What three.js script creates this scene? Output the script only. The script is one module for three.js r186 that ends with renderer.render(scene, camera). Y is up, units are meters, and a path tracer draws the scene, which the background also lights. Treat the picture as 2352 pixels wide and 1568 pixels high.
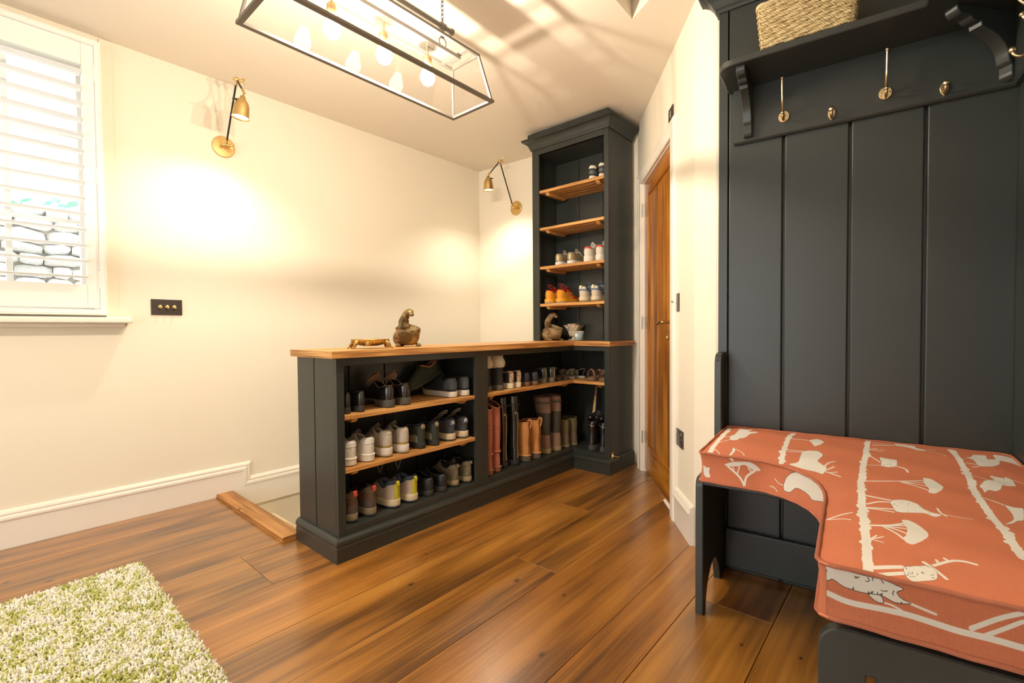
import * as THREE from 'three';
import { RoundedBoxGeometry } from 'three/addons/geometries/RoundedBoxGeometry.js';
import { mergeGeometries, mergeVertices, toCreasedNormals } from 'three/addons/utils/BufferGeometryUtils.js';

// ---------------------------------------------------------------- camera
const scene = new THREE.Scene();
const renderer = new THREE.WebGLRenderer({ antialias: true });
renderer.toneMapping = THREE.LinearToneMapping;
renderer.toneMappingExposure = 1.1;
renderer.shadowMap.enabled = true;
const R = (d) => (d * Math.PI) / 180;
const camera = new THREE.PerspectiveCamera(72.15, 2352 / 1568, 0.05, 60);
{
  const yaw = R(40.93), pitch = R(-1.428), roll = R(-0.428);
  const f = new THREE.Vector3(Math.cos(yaw) * Math.cos(pitch), Math.sin(pitch), -Math.sin(yaw) * Math.cos(pitch));
  const r = new THREE.Vector3().crossVectors(f, new THREE.Vector3(0, 1, 0)).normalize(), u = new THREE.Vector3().crossVectors(r, f);
  const r2 = r.clone().multiplyScalar(Math.cos(roll)).addScaledVector(u, Math.sin(roll)), u2 = u.clone().multiplyScalar(Math.cos(roll)).addScaledVector(r, -Math.sin(roll));
  camera.quaternion.setFromRotationMatrix(new THREE.Matrix4().makeBasis(r2, u2, f.clone().negate()));
  camera.position.set(0, 1, 0);
}
// ---------------------------------------------------------------- sky and lamps
const SKY = 3.6;
scene.background = new THREE.Color(0.96, 0.98, 1.0);
scene.backgroundIntensity = SKY;
const BULB = 1.7, BULB_COLOR = new THREE.Color(1.0, 0.89, 0.73);        // each pendant bulb
const SPOT = 2.6, SPOT_COLOR = new THREE.Color(1.0, 0.92, 0.78);       // each wall lamp

// ---------------------------------------------------------------- helpers
let seedState = 12345;
const rnd = () => { seedState = (seedState + 0x6d2b79f5) | 0; let t = Math.imul(seedState ^ (seedState >>> 15), 1 | seedState); t = (t + Math.imul(t ^ (t >>> 7), 61 | t)) ^ t; return ((t ^ (t >>> 14)) >>> 0) / 4294967296; };
const rr = (a, b) => a + (b - a) * rnd();
const V3 = (x, y, z) => new THREE.Vector3(x, y, z);
const V2 = (x, y) => new THREE.Vector2(x, y);
const lerp = (a, b, t) => a + (b - a) * t;
const clamp = (x, a, b) => Math.min(b, Math.max(a, x));
const smooth = (a, b, x) => { const t = clamp((x - a) / (b - a), 0, 1); return t * t * (3 - 2 * t); };
const taken = new Map();
function numbered(name) { const n = taken.get(name) ?? 0; taken.set(name, n + 1); return n ? `${name}_${String(n).padStart(3, '0')}` : name; }
function tag(o, label, category, group) { o.userData.label = label; o.userData.category = category; if (group) o.userData.group = group; return o; }
function thing(name, label, category, [x, y, z] = [0, 0, 0], turn = 0, group) {
  const o = new THREE.Group(); o.name = numbered(name); o.position.set(x, y, z); o.rotation.y = turn; scene.add(o);
  return tag(o, label, category, group);
}
function obj(name, geometry, material, parent) {
  const g = Array.isArray(geometry) ? merge(geometry) : geometry;
  const m = new THREE.Mesh(g, material); m.castShadow = m.receiveShadow = true;
  m.name = parent ? name : numbered(name); (parent ?? scene).add(m); return m;
}
function struct(name, geometry, material) { const m = obj(name, geometry, material); m.userData.kind = 'structure'; return m; }
function structGroup(name) { const o = new THREE.Group(); o.name = numbered(name); o.userData.kind = 'structure'; scene.add(o); return o; }
function copyOf(root, label, [x, y, z], turn, group) {
  const r = root.clone(); r.name = numbered(root.name.replace(/_\d+$/, '')); r.userData = { ...root.userData, label };
  if (group) r.userData.group = group;
  r.position.set(x, y, z); r.rotation.y = turn; scene.add(r); return r;
}
function plain(g) {                                   // same attributes everywhere, so that pieces merge
  let q = g.index ? g.toNonIndexed() : g;
  for (const k of Object.keys(q.attributes)) if (!['position', 'normal', 'uv'].includes(k)) q.deleteAttribute(k);
  if (!q.attributes.normal) q.computeVertexNormals();
  if (!q.attributes.uv) q.setAttribute('uv', new THREE.BufferAttribute(new Float32Array(q.attributes.position.count * 2), 2));
  q.morphAttributes = {}; q.clearGroups();
  return q;
}
const merge = (list) => (list.length === 1 ? list[0] : mergeGeometries(list.map(plain)));
// uv in metres, looked up across the axis each face points along; the grain runs along axis g
function metric(geo, g = 'x', ox = 0, oy = 0) {
  const q = plain(geo), p = q.attributes.position, n = q.attributes.normal, uv = q.attributes.uv;
  for (let t = 0; t < p.count; t += 3) {
    let ax = 0, ay = 0, az = 0;
    for (let k = 0; k < 3; k++) { ax += Math.abs(n.getX(t + k)); ay += Math.abs(n.getY(t + k)); az += Math.abs(n.getZ(t + k)); }
    for (let k = 0; k < 3; k++) {
      const x = p.getX(t + k), y = p.getY(t + k), z = p.getZ(t + k);
      let u, v;
      if (g === 'x') { if (ay >= ax && ay >= az) [u, v] = [x, z]; else if (az >= ax) [u, v] = [x, y]; else [u, v] = [z, y]; }
      else if (g === 'z') { if (ay >= ax && ay >= az) [u, v] = [z, x]; else if (ax >= az) [u, v] = [z, y]; else [u, v] = [x, y]; }
      else { if (az >= ax && az >= ay) [u, v] = [y, x]; else if (ax >= ay) [u, v] = [y, z]; else [u, v] = [x, z]; }
      uv.setXY(t + k, u + ox, v + oy);
    }
  }
  return q;
}
function box(x0, x1, y0, y1, z0, z1, r = 0.0015, grain = 'x', ox = 0, oy = 0) {
  const w = x1 - x0, h = y1 - y0, d = z1 - z0, rad = Math.min(r, w * 0.45, h * 0.45, d * 0.45);
  const g = r > 0 ? new RoundedBoxGeometry(w, h, d, r > 0.004 ? 3 : 1, rad) : new THREE.BoxGeometry(w, h, d);
  g.translate((x0 + x1) / 2, (y0 + y1) / 2, (z0 + z1) / 2);
  return metric(g, grain, ox, oy);
}
function extrude(pts, depth, bevel = 0, holes = [], curve = 8) {
  const s = pts instanceof THREE.Shape ? pts : new THREE.Shape(pts.map((p) => V2(...p)));
  for (const h of holes) s.holes.push(new THREE.Path(h.map((p) => V2(...p))));
  const b = Math.min(bevel, depth * 0.45);
  const g = new THREE.ExtrudeGeometry(s, { depth: depth - 2 * b, bevelEnabled: b > 0, bevelThickness: b, bevelSize: b, bevelOffset: -b, bevelSegments: b > 0.004 ? 3 : 1, curveSegments: curve });
  g.translate(0, 0, b);
  return toCreasedNormals(g, R(33));
}
function tube(points, r, seg = 24, rad = 8, closed = false) {
  const c = new THREE.CatmullRomCurve3(points.map((p) => (p.isVector3 ? p : V3(...p))), closed, 'centripetal');
  return new THREE.TubeGeometry(c, seg, r, rad, closed);
}
function rod(a, b, r, r2 = r, seg = 12) {
  const A = V3(...a), B = V3(...b), d = B.clone().sub(A), g = new THREE.CylinderGeometry(r2, r, d.length(), seg, 1);
  g.translate(0, d.length() / 2, 0); g.applyQuaternion(new THREE.Quaternion().setFromUnitVectors(V3(0, 1, 0), d.normalize())); g.translate(...a);
  return g;
}
function capsuleRod(a, b, r) { const s = new THREE.SphereGeometry(r, 10, 8), t = s.clone(); s.translate(...a); t.translate(...b); return merge([rod(a, b, r), s, t]); }
function ball(x, y, z, r, sx = 1, sy = 1, sz = 1, seg = 16) { const g = new THREE.SphereGeometry(r, seg, Math.ceil(seg * 0.7)); g.scale(sx, sy, sz); g.translate(x, y, z); return g; }
function lathe(pts, seg = 32) { return new THREE.LatheGeometry(pts.map((p) => V2(...p)), seg); }
// sweeps a closed 2D profile [out, up] along an open 2D path [[x, z], ...] with mitred corners; "out" is to the left of the path
function sweep(profile, path, y = 0, closed = false) {
  const pos = [], idx = [], n = profile.length, m = path.length;
  for (let i = 0; i < m; i++) {
    const P = V2(...path[i]), a = i > 0 || closed ? V2(...path[(i - 1 + m) % m]) : null, b = i < m - 1 || closed ? V2(...path[(i + 1) % m]) : null;
    const d1 = a ? P.clone().sub(a).normalize() : null, d2 = b ? b.clone().sub(P).normalize() : null;
    const n1 = d1 ? V2(d1.y, -d1.x) : null, n2 = d2 ? V2(d2.y, -d2.x) : null;
    let o = n1 && n2 ? n1.clone().add(n2).normalize() : (n1 ?? n2).clone();
    const k = n1 && n2 ? 1 / Math.max(0.2, o.dot(n1)) : 1;
    for (const [out, up] of profile) pos.push(P.x + o.x * out * k, y + up, P.y + o.y * out * k);
  }
  const rows = closed ? m : m - 1;
  for (let i = 0; i < rows; i++) for (let j = 0; j < n; j++) { const a = i * n + j, b = i * n + ((j + 1) % n), c = ((i + 1) % m) * n + j, d = ((i + 1) % m) * n + ((j + 1) % n); idx.push(a, c, b, b, c, d); }
  if (!closed) { const f = THREE.ShapeUtils.triangulateShape(profile.map((p) => V2(...p)), []); for (const [a, b, c] of f) { idx.push(a, b, c); idx.push((m - 1) * n + a, (m - 1) * n + c, (m - 1) * n + b); } }
  const g = new THREE.BufferGeometry(); g.setAttribute('position', new THREE.Float32BufferAttribute(pos, 3)); g.setIndex(idx);
  return metric(toCreasedNormals(g, R(35)));
}
// grid of points -> smooth surface; rows[i][j] = [x, y, z]
function skin(rows, closeU = false, flip = false) {
  const n = rows.length, m = rows[0].length, pos = [], uv = [], idx = [];
  for (let i = 0; i < n; i++) for (let j = 0; j < m; j++) { pos.push(...rows[i][j]); uv.push(j / (closeU ? m : m - 1), i / (n - 1)); }
  const w = closeU ? m : m - 1;
  for (let i = 0; i < n - 1; i++) for (let j = 0; j < w; j++) {
    const a = i * m + j, b = i * m + ((j + 1) % m), c = a + m, d = b + m;
    if (flip) idx.push(a, c, b, b, c, d); else idx.push(a, b, c, b, d, c);
  }
  const g = new THREE.BufferGeometry(); g.setAttribute('position', new THREE.Float32BufferAttribute(pos, 3)); g.setAttribute('uv', new THREE.Float32BufferAttribute(uv, 2)); g.setIndex(idx);
  g.computeVertexNormals(); return g;
}

// ---------------------------------------------------------------- textures
function hash2(x, y, s) { let h = Math.imul(x | 0, 374761393) ^ Math.imul(y | 0, 668265263) ^ Math.imul(s | 0, 1442695041); h = Math.imul(h ^ (h >>> 13), 1274126177); return ((h ^ (h >>> 16)) >>> 0) / 4294967296; }
function vnoise(x, y, px, py, s) {                        // tileable value noise, periods px, py
  const ix = Math.floor(x), iy = Math.floor(y), fx = x - ix, fy = y - iy, u = fx * fx * (3 - 2 * fx), v = fy * fy * (3 - 2 * fy), w = (k, p) => ((k % p) + p) % p;
  const a = hash2(w(ix, px), w(iy, py), s), b = hash2(w(ix + 1, px), w(iy, py), s), c = hash2(w(ix, px), w(iy + 1, py), s), d = hash2(w(ix + 1, px), w(iy + 1, py), s);
  return a + (b - a) * u + (c - a) * v + (a - b - c + d) * u * v;
}
function fbm(x, y, px, py, s, oct = 4) { let f = 0, a = 0.5, t = 0; for (let o = 0; o < oct; o++) { f += a * vnoise(x, y, px, py, s + o * 17); t += a; a *= 0.5; x *= 2; y *= 2; px *= 2; py *= 2; } return f / t; }
function makeTex(W, H, fn, srgb, rx, ry) {                  // fn(u, v) -> [r, g, b] 0..1
  const d = new Uint8Array(W * H * 4);
  for (let y = 0; y < H; y++) for (let x = 0; x < W; x++) { const c = fn((x + 0.5) / W, (y + 0.5) / H), i = (y * W + x) * 4; d[i] = clamp(c[0], 0, 1) * 255; d[i + 1] = clamp(c[1] ?? c[0], 0, 1) * 255; d[i + 2] = clamp(c[2] ?? c[0], 0, 1) * 255; d[i + 3] = 255; }
  const t = new THREE.DataTexture(d, W, H); t.wrapS = t.wrapT = THREE.RepeatWrapping; t.magFilter = THREE.LinearFilter; t.minFilter = THREE.LinearMipmapLinearFilter; t.generateMipmaps = true;
  if (srgb) t.colorSpace = THREE.SRGBColorSpace;
  t.repeat.set(1 / rx, 1 / ry); t.needsUpdate = true; return t;
}
function canvasTex(W, H, draw, bump = false) {
  const c = document.createElement('canvas'); c.width = W; c.height = H; const x = c.getContext('2d'); draw(x, W, H);
  const t = new THREE.CanvasTexture(c); if (!bump) t.colorSpace = THREE.SRGBColorSpace; t.anisotropy = 8; return t;
}
const mix3 = (a, b, t) => [lerp(a[0], b[0], t), lerp(a[1], b[1], t), lerp(a[2], b[2], t)];
const hex = (h) => [((h >> 16) & 255) / 255, ((h >> 8) & 255) / 255, (h & 255) / 255];
const std = (o) => new THREE.MeshStandardMaterial(o);
const phys = (o) => new THREE.MeshPhysicalMaterial(o);

// wood: grain along u, [su] x [sv] metres per tile
function woodTex(W, H, su, sv, dark, mid, light, { blot = 0.5, streak = 0.6, knots = 5, seed = 1 } = {}) {
  const kn = []; for (let i = 0; i < knots; i++) kn.push([hash2(i, 1, seed), hash2(i, 2, seed), 0.006 + 0.008 * hash2(i, 3, seed)]);
  const warp = (u, v) => { let dv = 0, k = 0; for (const [a, b, r] of kn) { let du = (u - a); du -= Math.round(du); let d2 = v - b; d2 -= Math.round(d2); const X = du * su, Y = d2 * sv, q = Math.exp(-(X * X) / (r * r * 30) - (Y * Y) / (r * r * 9)); dv += Math.sign(Y) * q * r * 0.9; k = Math.max(k, Math.exp(-(X * X) / (r * r * 1.2) - (Y * Y) / (r * r * 0.5))); } return [dv, k]; };
  const val = (u, v) => {
    const [dv, k] = warp(u, v), vv = v + dv / sv;
    const fine = fbm(u * 6, vv * 180 * sv / 0.5, 6, Math.round(180 * sv / 0.5), seed, 3), mid_ = fbm(u * 4, vv * 40 * sv / 0.5, 4, Math.round(40 * sv / 0.5), seed + 5, 3), bl = fbm(u * 5, v * 4 * sv / 0.5 * 2, 5, Math.round(4 * sv / 0.5 * 2), seed + 9, 3);
    return [fine, mid_, bl, k];
  };
  const color = makeTex(W, H, (u, v) => {
    const [f, m, b, k] = val(u, v);
    let t = 0.5 + streak * ((f - 0.5) * 0.9 + (m - 0.5) * 1.1) + blot * (b - 0.5) * 1.6;
    let c = t < 0.5 ? mix3(dark, mid, clamp(t * 2, 0, 1)) : mix3(mid, light, clamp(t * 2 - 1, 0, 1));
    return mix3(c, [dark[0] * 0.4, dark[1] * 0.35, dark[2] * 0.35], k * 0.8);
  }, true, su, sv);
  const bump = makeTex(W / 2, H / 2, (u, v) => { const [f, m] = val(u, v); return [0.6 * f + 0.4 * m]; }, false, su, sv);
  return { color, bump };
}
const noiseTex = (n, oct, rep, seed = 3, gain = 1) => makeTex(n, n, (u, v) => [0.5 + gain * (fbm(u * rep, v * rep, rep, rep, seed, oct) - 0.5)], false, 1, 1);
function withRepeat(t, sx, sy) { const c = t.clone(); c.repeat.set(1 / sx, 1 / sy); c.needsUpdate = true; return c; }
const T_fine = noiseTex(256, 4, 16, 3, 1.2), T_soft = noiseTex(256, 4, 4, 8, 1.2);
const T_cloth = makeTex(256, 256, (u, v) => [0.5 + 0.25 * Math.sin(u * Math.PI * 2 * 32) * (Math.sin(v * Math.PI * 32) > 0 ? 1 : -1) + 0.25 * Math.sin(v * Math.PI * 2 * 32)], false, 1, 1);

// ---------------------------------------------------------------- materials
const M = {};
{
  const roller = withRepeat(T_fine, 0.14, 0.14);
  M.wall = std({ color: new THREE.Color(0.86, 0.78, 0.63), roughness: 0.75, bumpMap: roller, bumpScale: 0.0003 });
  M.ceiling = std({ color: new THREE.Color(0.81, 0.72, 0.595), roughness: 0.85, bumpMap: withRepeat(T_soft, 1.1, 1.1), bumpScale: 0.004 });
  M.trim = std({ color: new THREE.Color(0.88, 0.81, 0.7), roughness: 0.38 });
  M.shutter = std({ color: new THREE.Color(0.9, 0.88, 0.82), roughness: 0.4 });
  M.slat = std({ color: new THREE.Color(0.92, 0.92, 0.9), roughness: 0.4 });
  M.white = std({ color: new THREE.Color(0.82, 0.82, 0.8), roughness: 0.45 });
  M.paint = phys({ color: new THREE.Color(0.03, 0.034, 0.029), roughness: 0.34, bumpMap: withRepeat(T_fine, 0.2, 0.2), bumpScale: 0.00012 });
  M.bronze = std({ color: new THREE.Color(0.17, 0.145, 0.12), metalness: 0.6, roughness: 0.4 });
  M.blackMetal = std({ color: new THREE.Color(0.03, 0.03, 0.028), metalness: 0.4, roughness: 0.4 });
  M.brass = std({ color: new THREE.Color(0.74, 0.52, 0.22), metalness: 1, roughness: 0.3 });
  M.brassDark = std({ color: new THREE.Color(0.5, 0.33, 0.13), metalness: 1, roughness: 0.36 });
  M.hook = std({ color: new THREE.Color(0.76, 0.6, 0.36), metalness: 1, roughness: 0.32 });
  M.steel = std({ color: new THREE.Color(0.55, 0.52, 0.47), metalness: 1, roughness: 0.35 });
  M.glass = phys({ color: 0xffffff, transmission: 1, thickness: 0, roughness: 0, ior: 1.5 });
  M.black = std({ color: new THREE.Color(0.012, 0.012, 0.012), roughness: 0.5 });
}
// ---------------------------------------------------------------- the room
const wallT = 0.16;
function wallSlab(name, p0, p1, y0, y1, t, holes = [], material = M.wall) {        // outward is (p1 - p0) x up
  const d = V2(p1[0] - p0[0], p1[1] - p0[1]), L = d.length();
  const g = extrude([[0, y0], [L, y0], [L, y1], [0, y1]], t, 0, holes);
  metric(g);
  g.applyMatrix4(new THREE.Matrix4().makeBasis(V3(d.x / L, 0, d.y / L), V3(0, 1, 0), V3(-d.y / L, 0, d.x / L)).setPosition(p0[0], 0, p0[1]));
  return struct(name, g, material);
}
const ceilY = (z) => 2.44 - 0.0245 * z;
const ZL = -3.206, XF = 3.231;                                                  // left wall and far wall
const dw = [0.804, -0.595], nw = [0.595, 0.804], cw = 0.662;                      // the slanted door wall: along, towards outside, distance
const DW = (s, c = cw) => [s * dw[0] + c * nw[0], s * dw[1] + c * nw[1]];
const BA = R(6), LXd = [Math.cos(BA), -Math.sin(BA)], LZd = [Math.sin(BA), Math.cos(BA)];  // the bench corner is turned six degrees
const BW = (lx, lz) => [lx * LXd[0] + lz * LZd[0], lx * LXd[1] + lz * LZd[1]];
const W2 = DW(3.529), W3 = DW(2.188), W4 = BW(2.125, -0.43), W5 = BW(2.125, 0.475), W6 = BW(-2.1, 0.475);
const XB = -2.0, yTop = 2.72;
const win = { x0: -0.62, x1: 0.442, y0: 1.1, y1: 2.45 };
wallSlab('wall_left', [XF + 0.16, ZL], [XB - 0.3, ZL], -2.3, yTop, 0.34, [[[XF + 0.16 - win.x1, win.y0], [XF + 0.16 - win.x0, win.y0], [XF + 0.16 - win.x0, win.y1], [XF + 0.16 - win.x1, win.y1]]]);
wallSlab('wall_far', W2, [XF, ZL - 0.05], -2.3, yTop, wallT);
{
  const s0 = 2.188, a = 2.543 - s0, b = 3.345 - s0;
  wallSlab('wall_door', W3, DW(3.65), -0.1, yTop, wallT, [[[a, 0.0], [b, 0.0], [b, 2.005], [a, 2.005]]]);
}
wallSlab('wall_corner', W4, W3, -0.1, yTop, wallT);
wallSlab('wall_bench', W5, W4, -0.1, yTop, wallT);
wallSlab('wall_near', W6, BW(2.3, 0.475), -0.1, yTop, wallT);
{
  const L = W6[1] - ZL + 0.2;                                                     // garden side: a wide opening with glazed doors
  wallSlab('wall_back', [XB, ZL - 0.05], [XB, W6[1] + 0.15], -0.1, yTop, wallT, [[[0.45, 0.02], [3.25, 0.02], [3.25, 2.25], [0.45, 2.25]]]);
  const g = structGroup('door_2'), z0 = ZL - 0.05 + 0.45, W = 2.8;
  for (let k = 0; k <= 4; k++) obj('door_stile', box(XB - 0.1, XB - 0.05, 0.02, 2.25, z0 + (k / 4) * (W - 0.05), z0 + (k / 4) * (W - 0.05) + 0.05, 0.003, 'y'), M.shutter, g);
  for (const y of [0.02, 1.42, 2.19]) obj('door_rail', box(XB - 0.097, XB - 0.053, y, y + 0.06, z0, z0 + W, 0.003, 'z'), M.shutter, g);
  obj('pane', new THREE.PlaneGeometry(W - 0.02, 2.2).rotateY(Math.PI / 2).translate(XB - 0.075, 1.135, z0 + W / 2), M.glass, g);
}
// ceiling with a boxed hatch
{
  const hole = [[2.086, -1.04], [1.2, -1.005], [1.2, -0.2], [1.62, -0.31]];
  const out = [[XB - 0.3, ZL - 0.1], [XF + 0.3, ZL - 0.1], [XF + 0.3, -1.2], [2.6, 0.9], [XB - 0.3, 1.1]];
  const flat = (pts) => pts.map(([x, z]) => [x, -z]);
  const g = metric(extrude(flat(out), 0.12, 0, [flat(hole)]).rotateX(-Math.PI / 2));
  const up = metric(extrude(flat(hole.map(([x, z]) => [1.5 + (x - 1.5) * 1.12, -0.65 + (z + 0.65) * 1.12])), 0.45, 0, [flat(hole)]).rotateX(-Math.PI / 2).translate(0, 0.1, 0));
  const cap = metric(extrude(flat(hole.map(([x, z]) => [1.5 + (x - 1.5) * 1.12, -0.65 + (z + 0.65) * 1.12])), 0.04).rotateX(-Math.PI / 2).translate(0, 0.5, 0));
  const c = merge([g, up, cap]), p = c.attributes.position;
  for (let i = 0; i < p.count; i++) p.setY(i, p.getY(i) + ceilY(p.getZ(i)));
  c.computeVertexNormals();
  struct('ceiling', c, M.ceiling);
}
// floor: long oiled boards running along x
const floorTex = woodTex(2048, 1024, 2.4, 1.2, [0.35, 0.22, 0.08], [0.59, 0.39, 0.15], [0.72, 0.5, 0.21], { blot: 0.85, streak: 0.42, knots: 7, seed: 11 });
const floorMats = [0xffffff, 0xf6f0e8, 0xeee6dc, 0xfff6ea].map((c) => phys({ color: c, map: floorTex.color, bumpMap: floorTex.bump, bumpScale: 0.0005, roughness: 0.32, clearcoat: 1, clearcoatRoughness: 0.24 }));
{
  const floor = structGroup('floor');
  const seams = [0.75, 0.42, 0.14, -0.12, -0.36, -0.62, -0.788, -1.113, -1.345, -1.6, -1.922, -2.27, -2.6, -2.92, ZL];
  const joints = [[0.3], [1.2, -0.8], [-0.2], [0.9, -1.4], [1.75], [-0.5, 2.35], [0.2], [1.55, -1.1], [-0.6, 2.2], [0.05], [-0.35], [-0.9], [-0.1], [-1.3]];
  const put = (x0, x1, z0, z1) => { if (x1 - x0 < 0.02) return; obj('plank', box(x0 + 0.0005, x1 - 0.0005, -0.02, rr(-0.0004, 0.0004), z0 + 0.0007, z1 - 0.0007, 0.0016, 'x', rr(0, 2.4), rr(0, 1.2)), floorMats[Math.floor(rnd() * 4)], floor); };
  for (let i = 0; i < seams.length - 1; i++) {
    const z1 = seams[i], z0 = seams[i + 1], xEnd = z1 < -2.2 ? 0.955 : Math.max(2.28, Math.min(3.3, (cw - 0.804 * z0) / 0.595 + 0.14));
    const cuts = [XB - 0.1, ...joints[i].filter((x) => x < xEnd - 0.2).sort((a, b) => a - b), xEnd];
    if (Math.abs(z0 + 2.27) < 1e-6) {                                              // a small let-in piece at the cabinet's foot
      put(XB - 0.1, joints[i][0], z0, z1); put(joints[i][0], 0.76, z0, z1); put(0.76, 1.04, z0, -2.178); put(0.76, 1.04, -2.178, z1); put(1.04, xEnd, z0, z1);
      continue;
    }
    for (let k = 0; k < cuts.length - 1; k++) put(cuts[k], cuts[k + 1], z0, z1);
  }
  const sub = extrude([[XB - 0.2, 3.35], [XB - 0.2, -1.2], [2.6, -1.2], [3.4, 1.2], [3.4, 2.22], [0.94, 2.22], [0.94, 3.35]], 0.16).rotateX(-Math.PI / 2).translate(0, -0.185, 0);
  obj('subfloor', metric(sub), M.black, floor);
}
// stairwell behind the cabinet
const oakTex = woodTex(1024, 512, 1.2, 0.3, [0.55, 0.35, 0.17], [0.8, 0.575, 0.32], [0.9, 0.7, 0.44], { blot: 0.35, streak: 1.0, knots: 1, seed: 31 });
M.oak = phys({ map: oakTex.color, bumpMap: oakTex.bump, bumpScale: 0.0004, roughness: 0.42 });
M.oakDark = phys({ color: new THREE.Color(0.78, 0.7, 0.6), map: oakTex.color, bumpMap: oakTex.bump, bumpScale: 0.0004, roughness: 0.42 });
{
  const n = extrude([[0, 0.012], [0, 0.017], [0.006, 0.021], [0.08, 0.021], [0.094, 0.017], [0.097, 0.006], [0.092, -0.008], [0.085, -0.01], [0.085, -0.002], [0, -0.002]], ZL * -1 - 2.268, 0).translate(0.944, 0, ZL);
  struct('trim_1', metric(n, 'z'), M.oakDark);
  const st = structGroup('stairs');
  M.stair = std({ color: new THREE.Color(0.8, 0.68, 0.47), roughness: 0.8, bumpMap: withRepeat(T_fine, 0.05, 0.05), bumpScale: 0.0006 });
  for (let i = 0; i < 8; i++) {
    const x = 1.0 + i * 0.25, y = -0.195 * (i + 1);
    obj('riser', box(x + (i ? 0.01 : 0), x + 0.02 + (i ? 0.01 : 0), y - 0.01, y + 0.185, ZL, -2.26, 0.002, 'z'), M.trim, st);
    obj('tread', box(x + 0.01, x + 0.285, y - 0.03, y, ZL, -2.26, 0.006, 'z'), M.stair, st);
  }
  struct('wall_stairs', box(0.8, XF + 0.1, -2.3, -0.02, -2.262, -2.222, 0), M.wall);
  struct('floor_stairs', box(0.8, XF + 0.1, -2.36, -2.28, ZL - 0.1, -2.222, 0), M.stair);
}
// skirting boards
const mould = [[0, 0], [0.0, 0.018], [0.004, 0.019], [0.006, 0.022], [0.012, 0.0245], [0.02, 0.0245], [0.026, 0.021], [0.03, 0.0165], [0.034, 0.0165], [0.036, 0.019], [0.044, 0.017], [0.05, 0.011], [0.054, 0.006], [0.055, 0]];
{
  const m = sweep(mould.map(([h, o]) => [h, o]), [[XB, -0.125], [1.09, -0.125], [1.09, -0.03], [XF, -0.03]]).rotateX(Math.PI / 2).translate(0, 0, ZL);
  const b = extrude([[XB, 0], [XB, 0.126], [1.091, 0.126], [1.091, 0.031], [XF, 0.031], [XF, -0.1], [1.03, -0.1], [1.03, 0]], 0.018, 0.001).translate(0, 0, ZL);
  struct('baseboard_left', [metric(m), metric(b)], M.trim);
}
function wallBasis(p0, dir) { return new THREE.Matrix4().makeBasis(V3(dir[0], 0, dir[1]), V3(0, 1, 0), V3(-dir[1], 0, dir[0]).multiplyScalar(1)).setPosition(p0[0], 0, p0[1]); }
// things on the door wall are built in (s, y, out): s along the wall, out into the room
const onDoorWall = (g) => { g.applyMatrix4(new THREE.Matrix4().makeBasis(V3(-dw[0], 0, -dw[1]), V3(0, 1, 0), V3(-nw[0], 0, -nw[1])).setPosition(nw[0] * cw, 0, nw[1] * cw)); return g; };   // local x = -s
{
  const prof = [[0, 0], [0.018, 0], [0.018, 0.126], ...mould.slice(1).map(([h, o]) => [o, 0.126 + h])];
  const path = (a, b) => [[-b, 0], [-a, 0]];
  const make = (a, b) => onDoorWall(sweep(prof, path(a, b).reverse()));
  struct('baseboard_door', [make(2.188, 2.46)], M.trim);
  const W3b = DW(2.188, cw - 0.0001);
  struct('baseboard_corner', sweep(prof, [[W4[0], W4[1]], W3].reverse().map(([x, z]) => [x, z])), M.trim);
}
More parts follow.
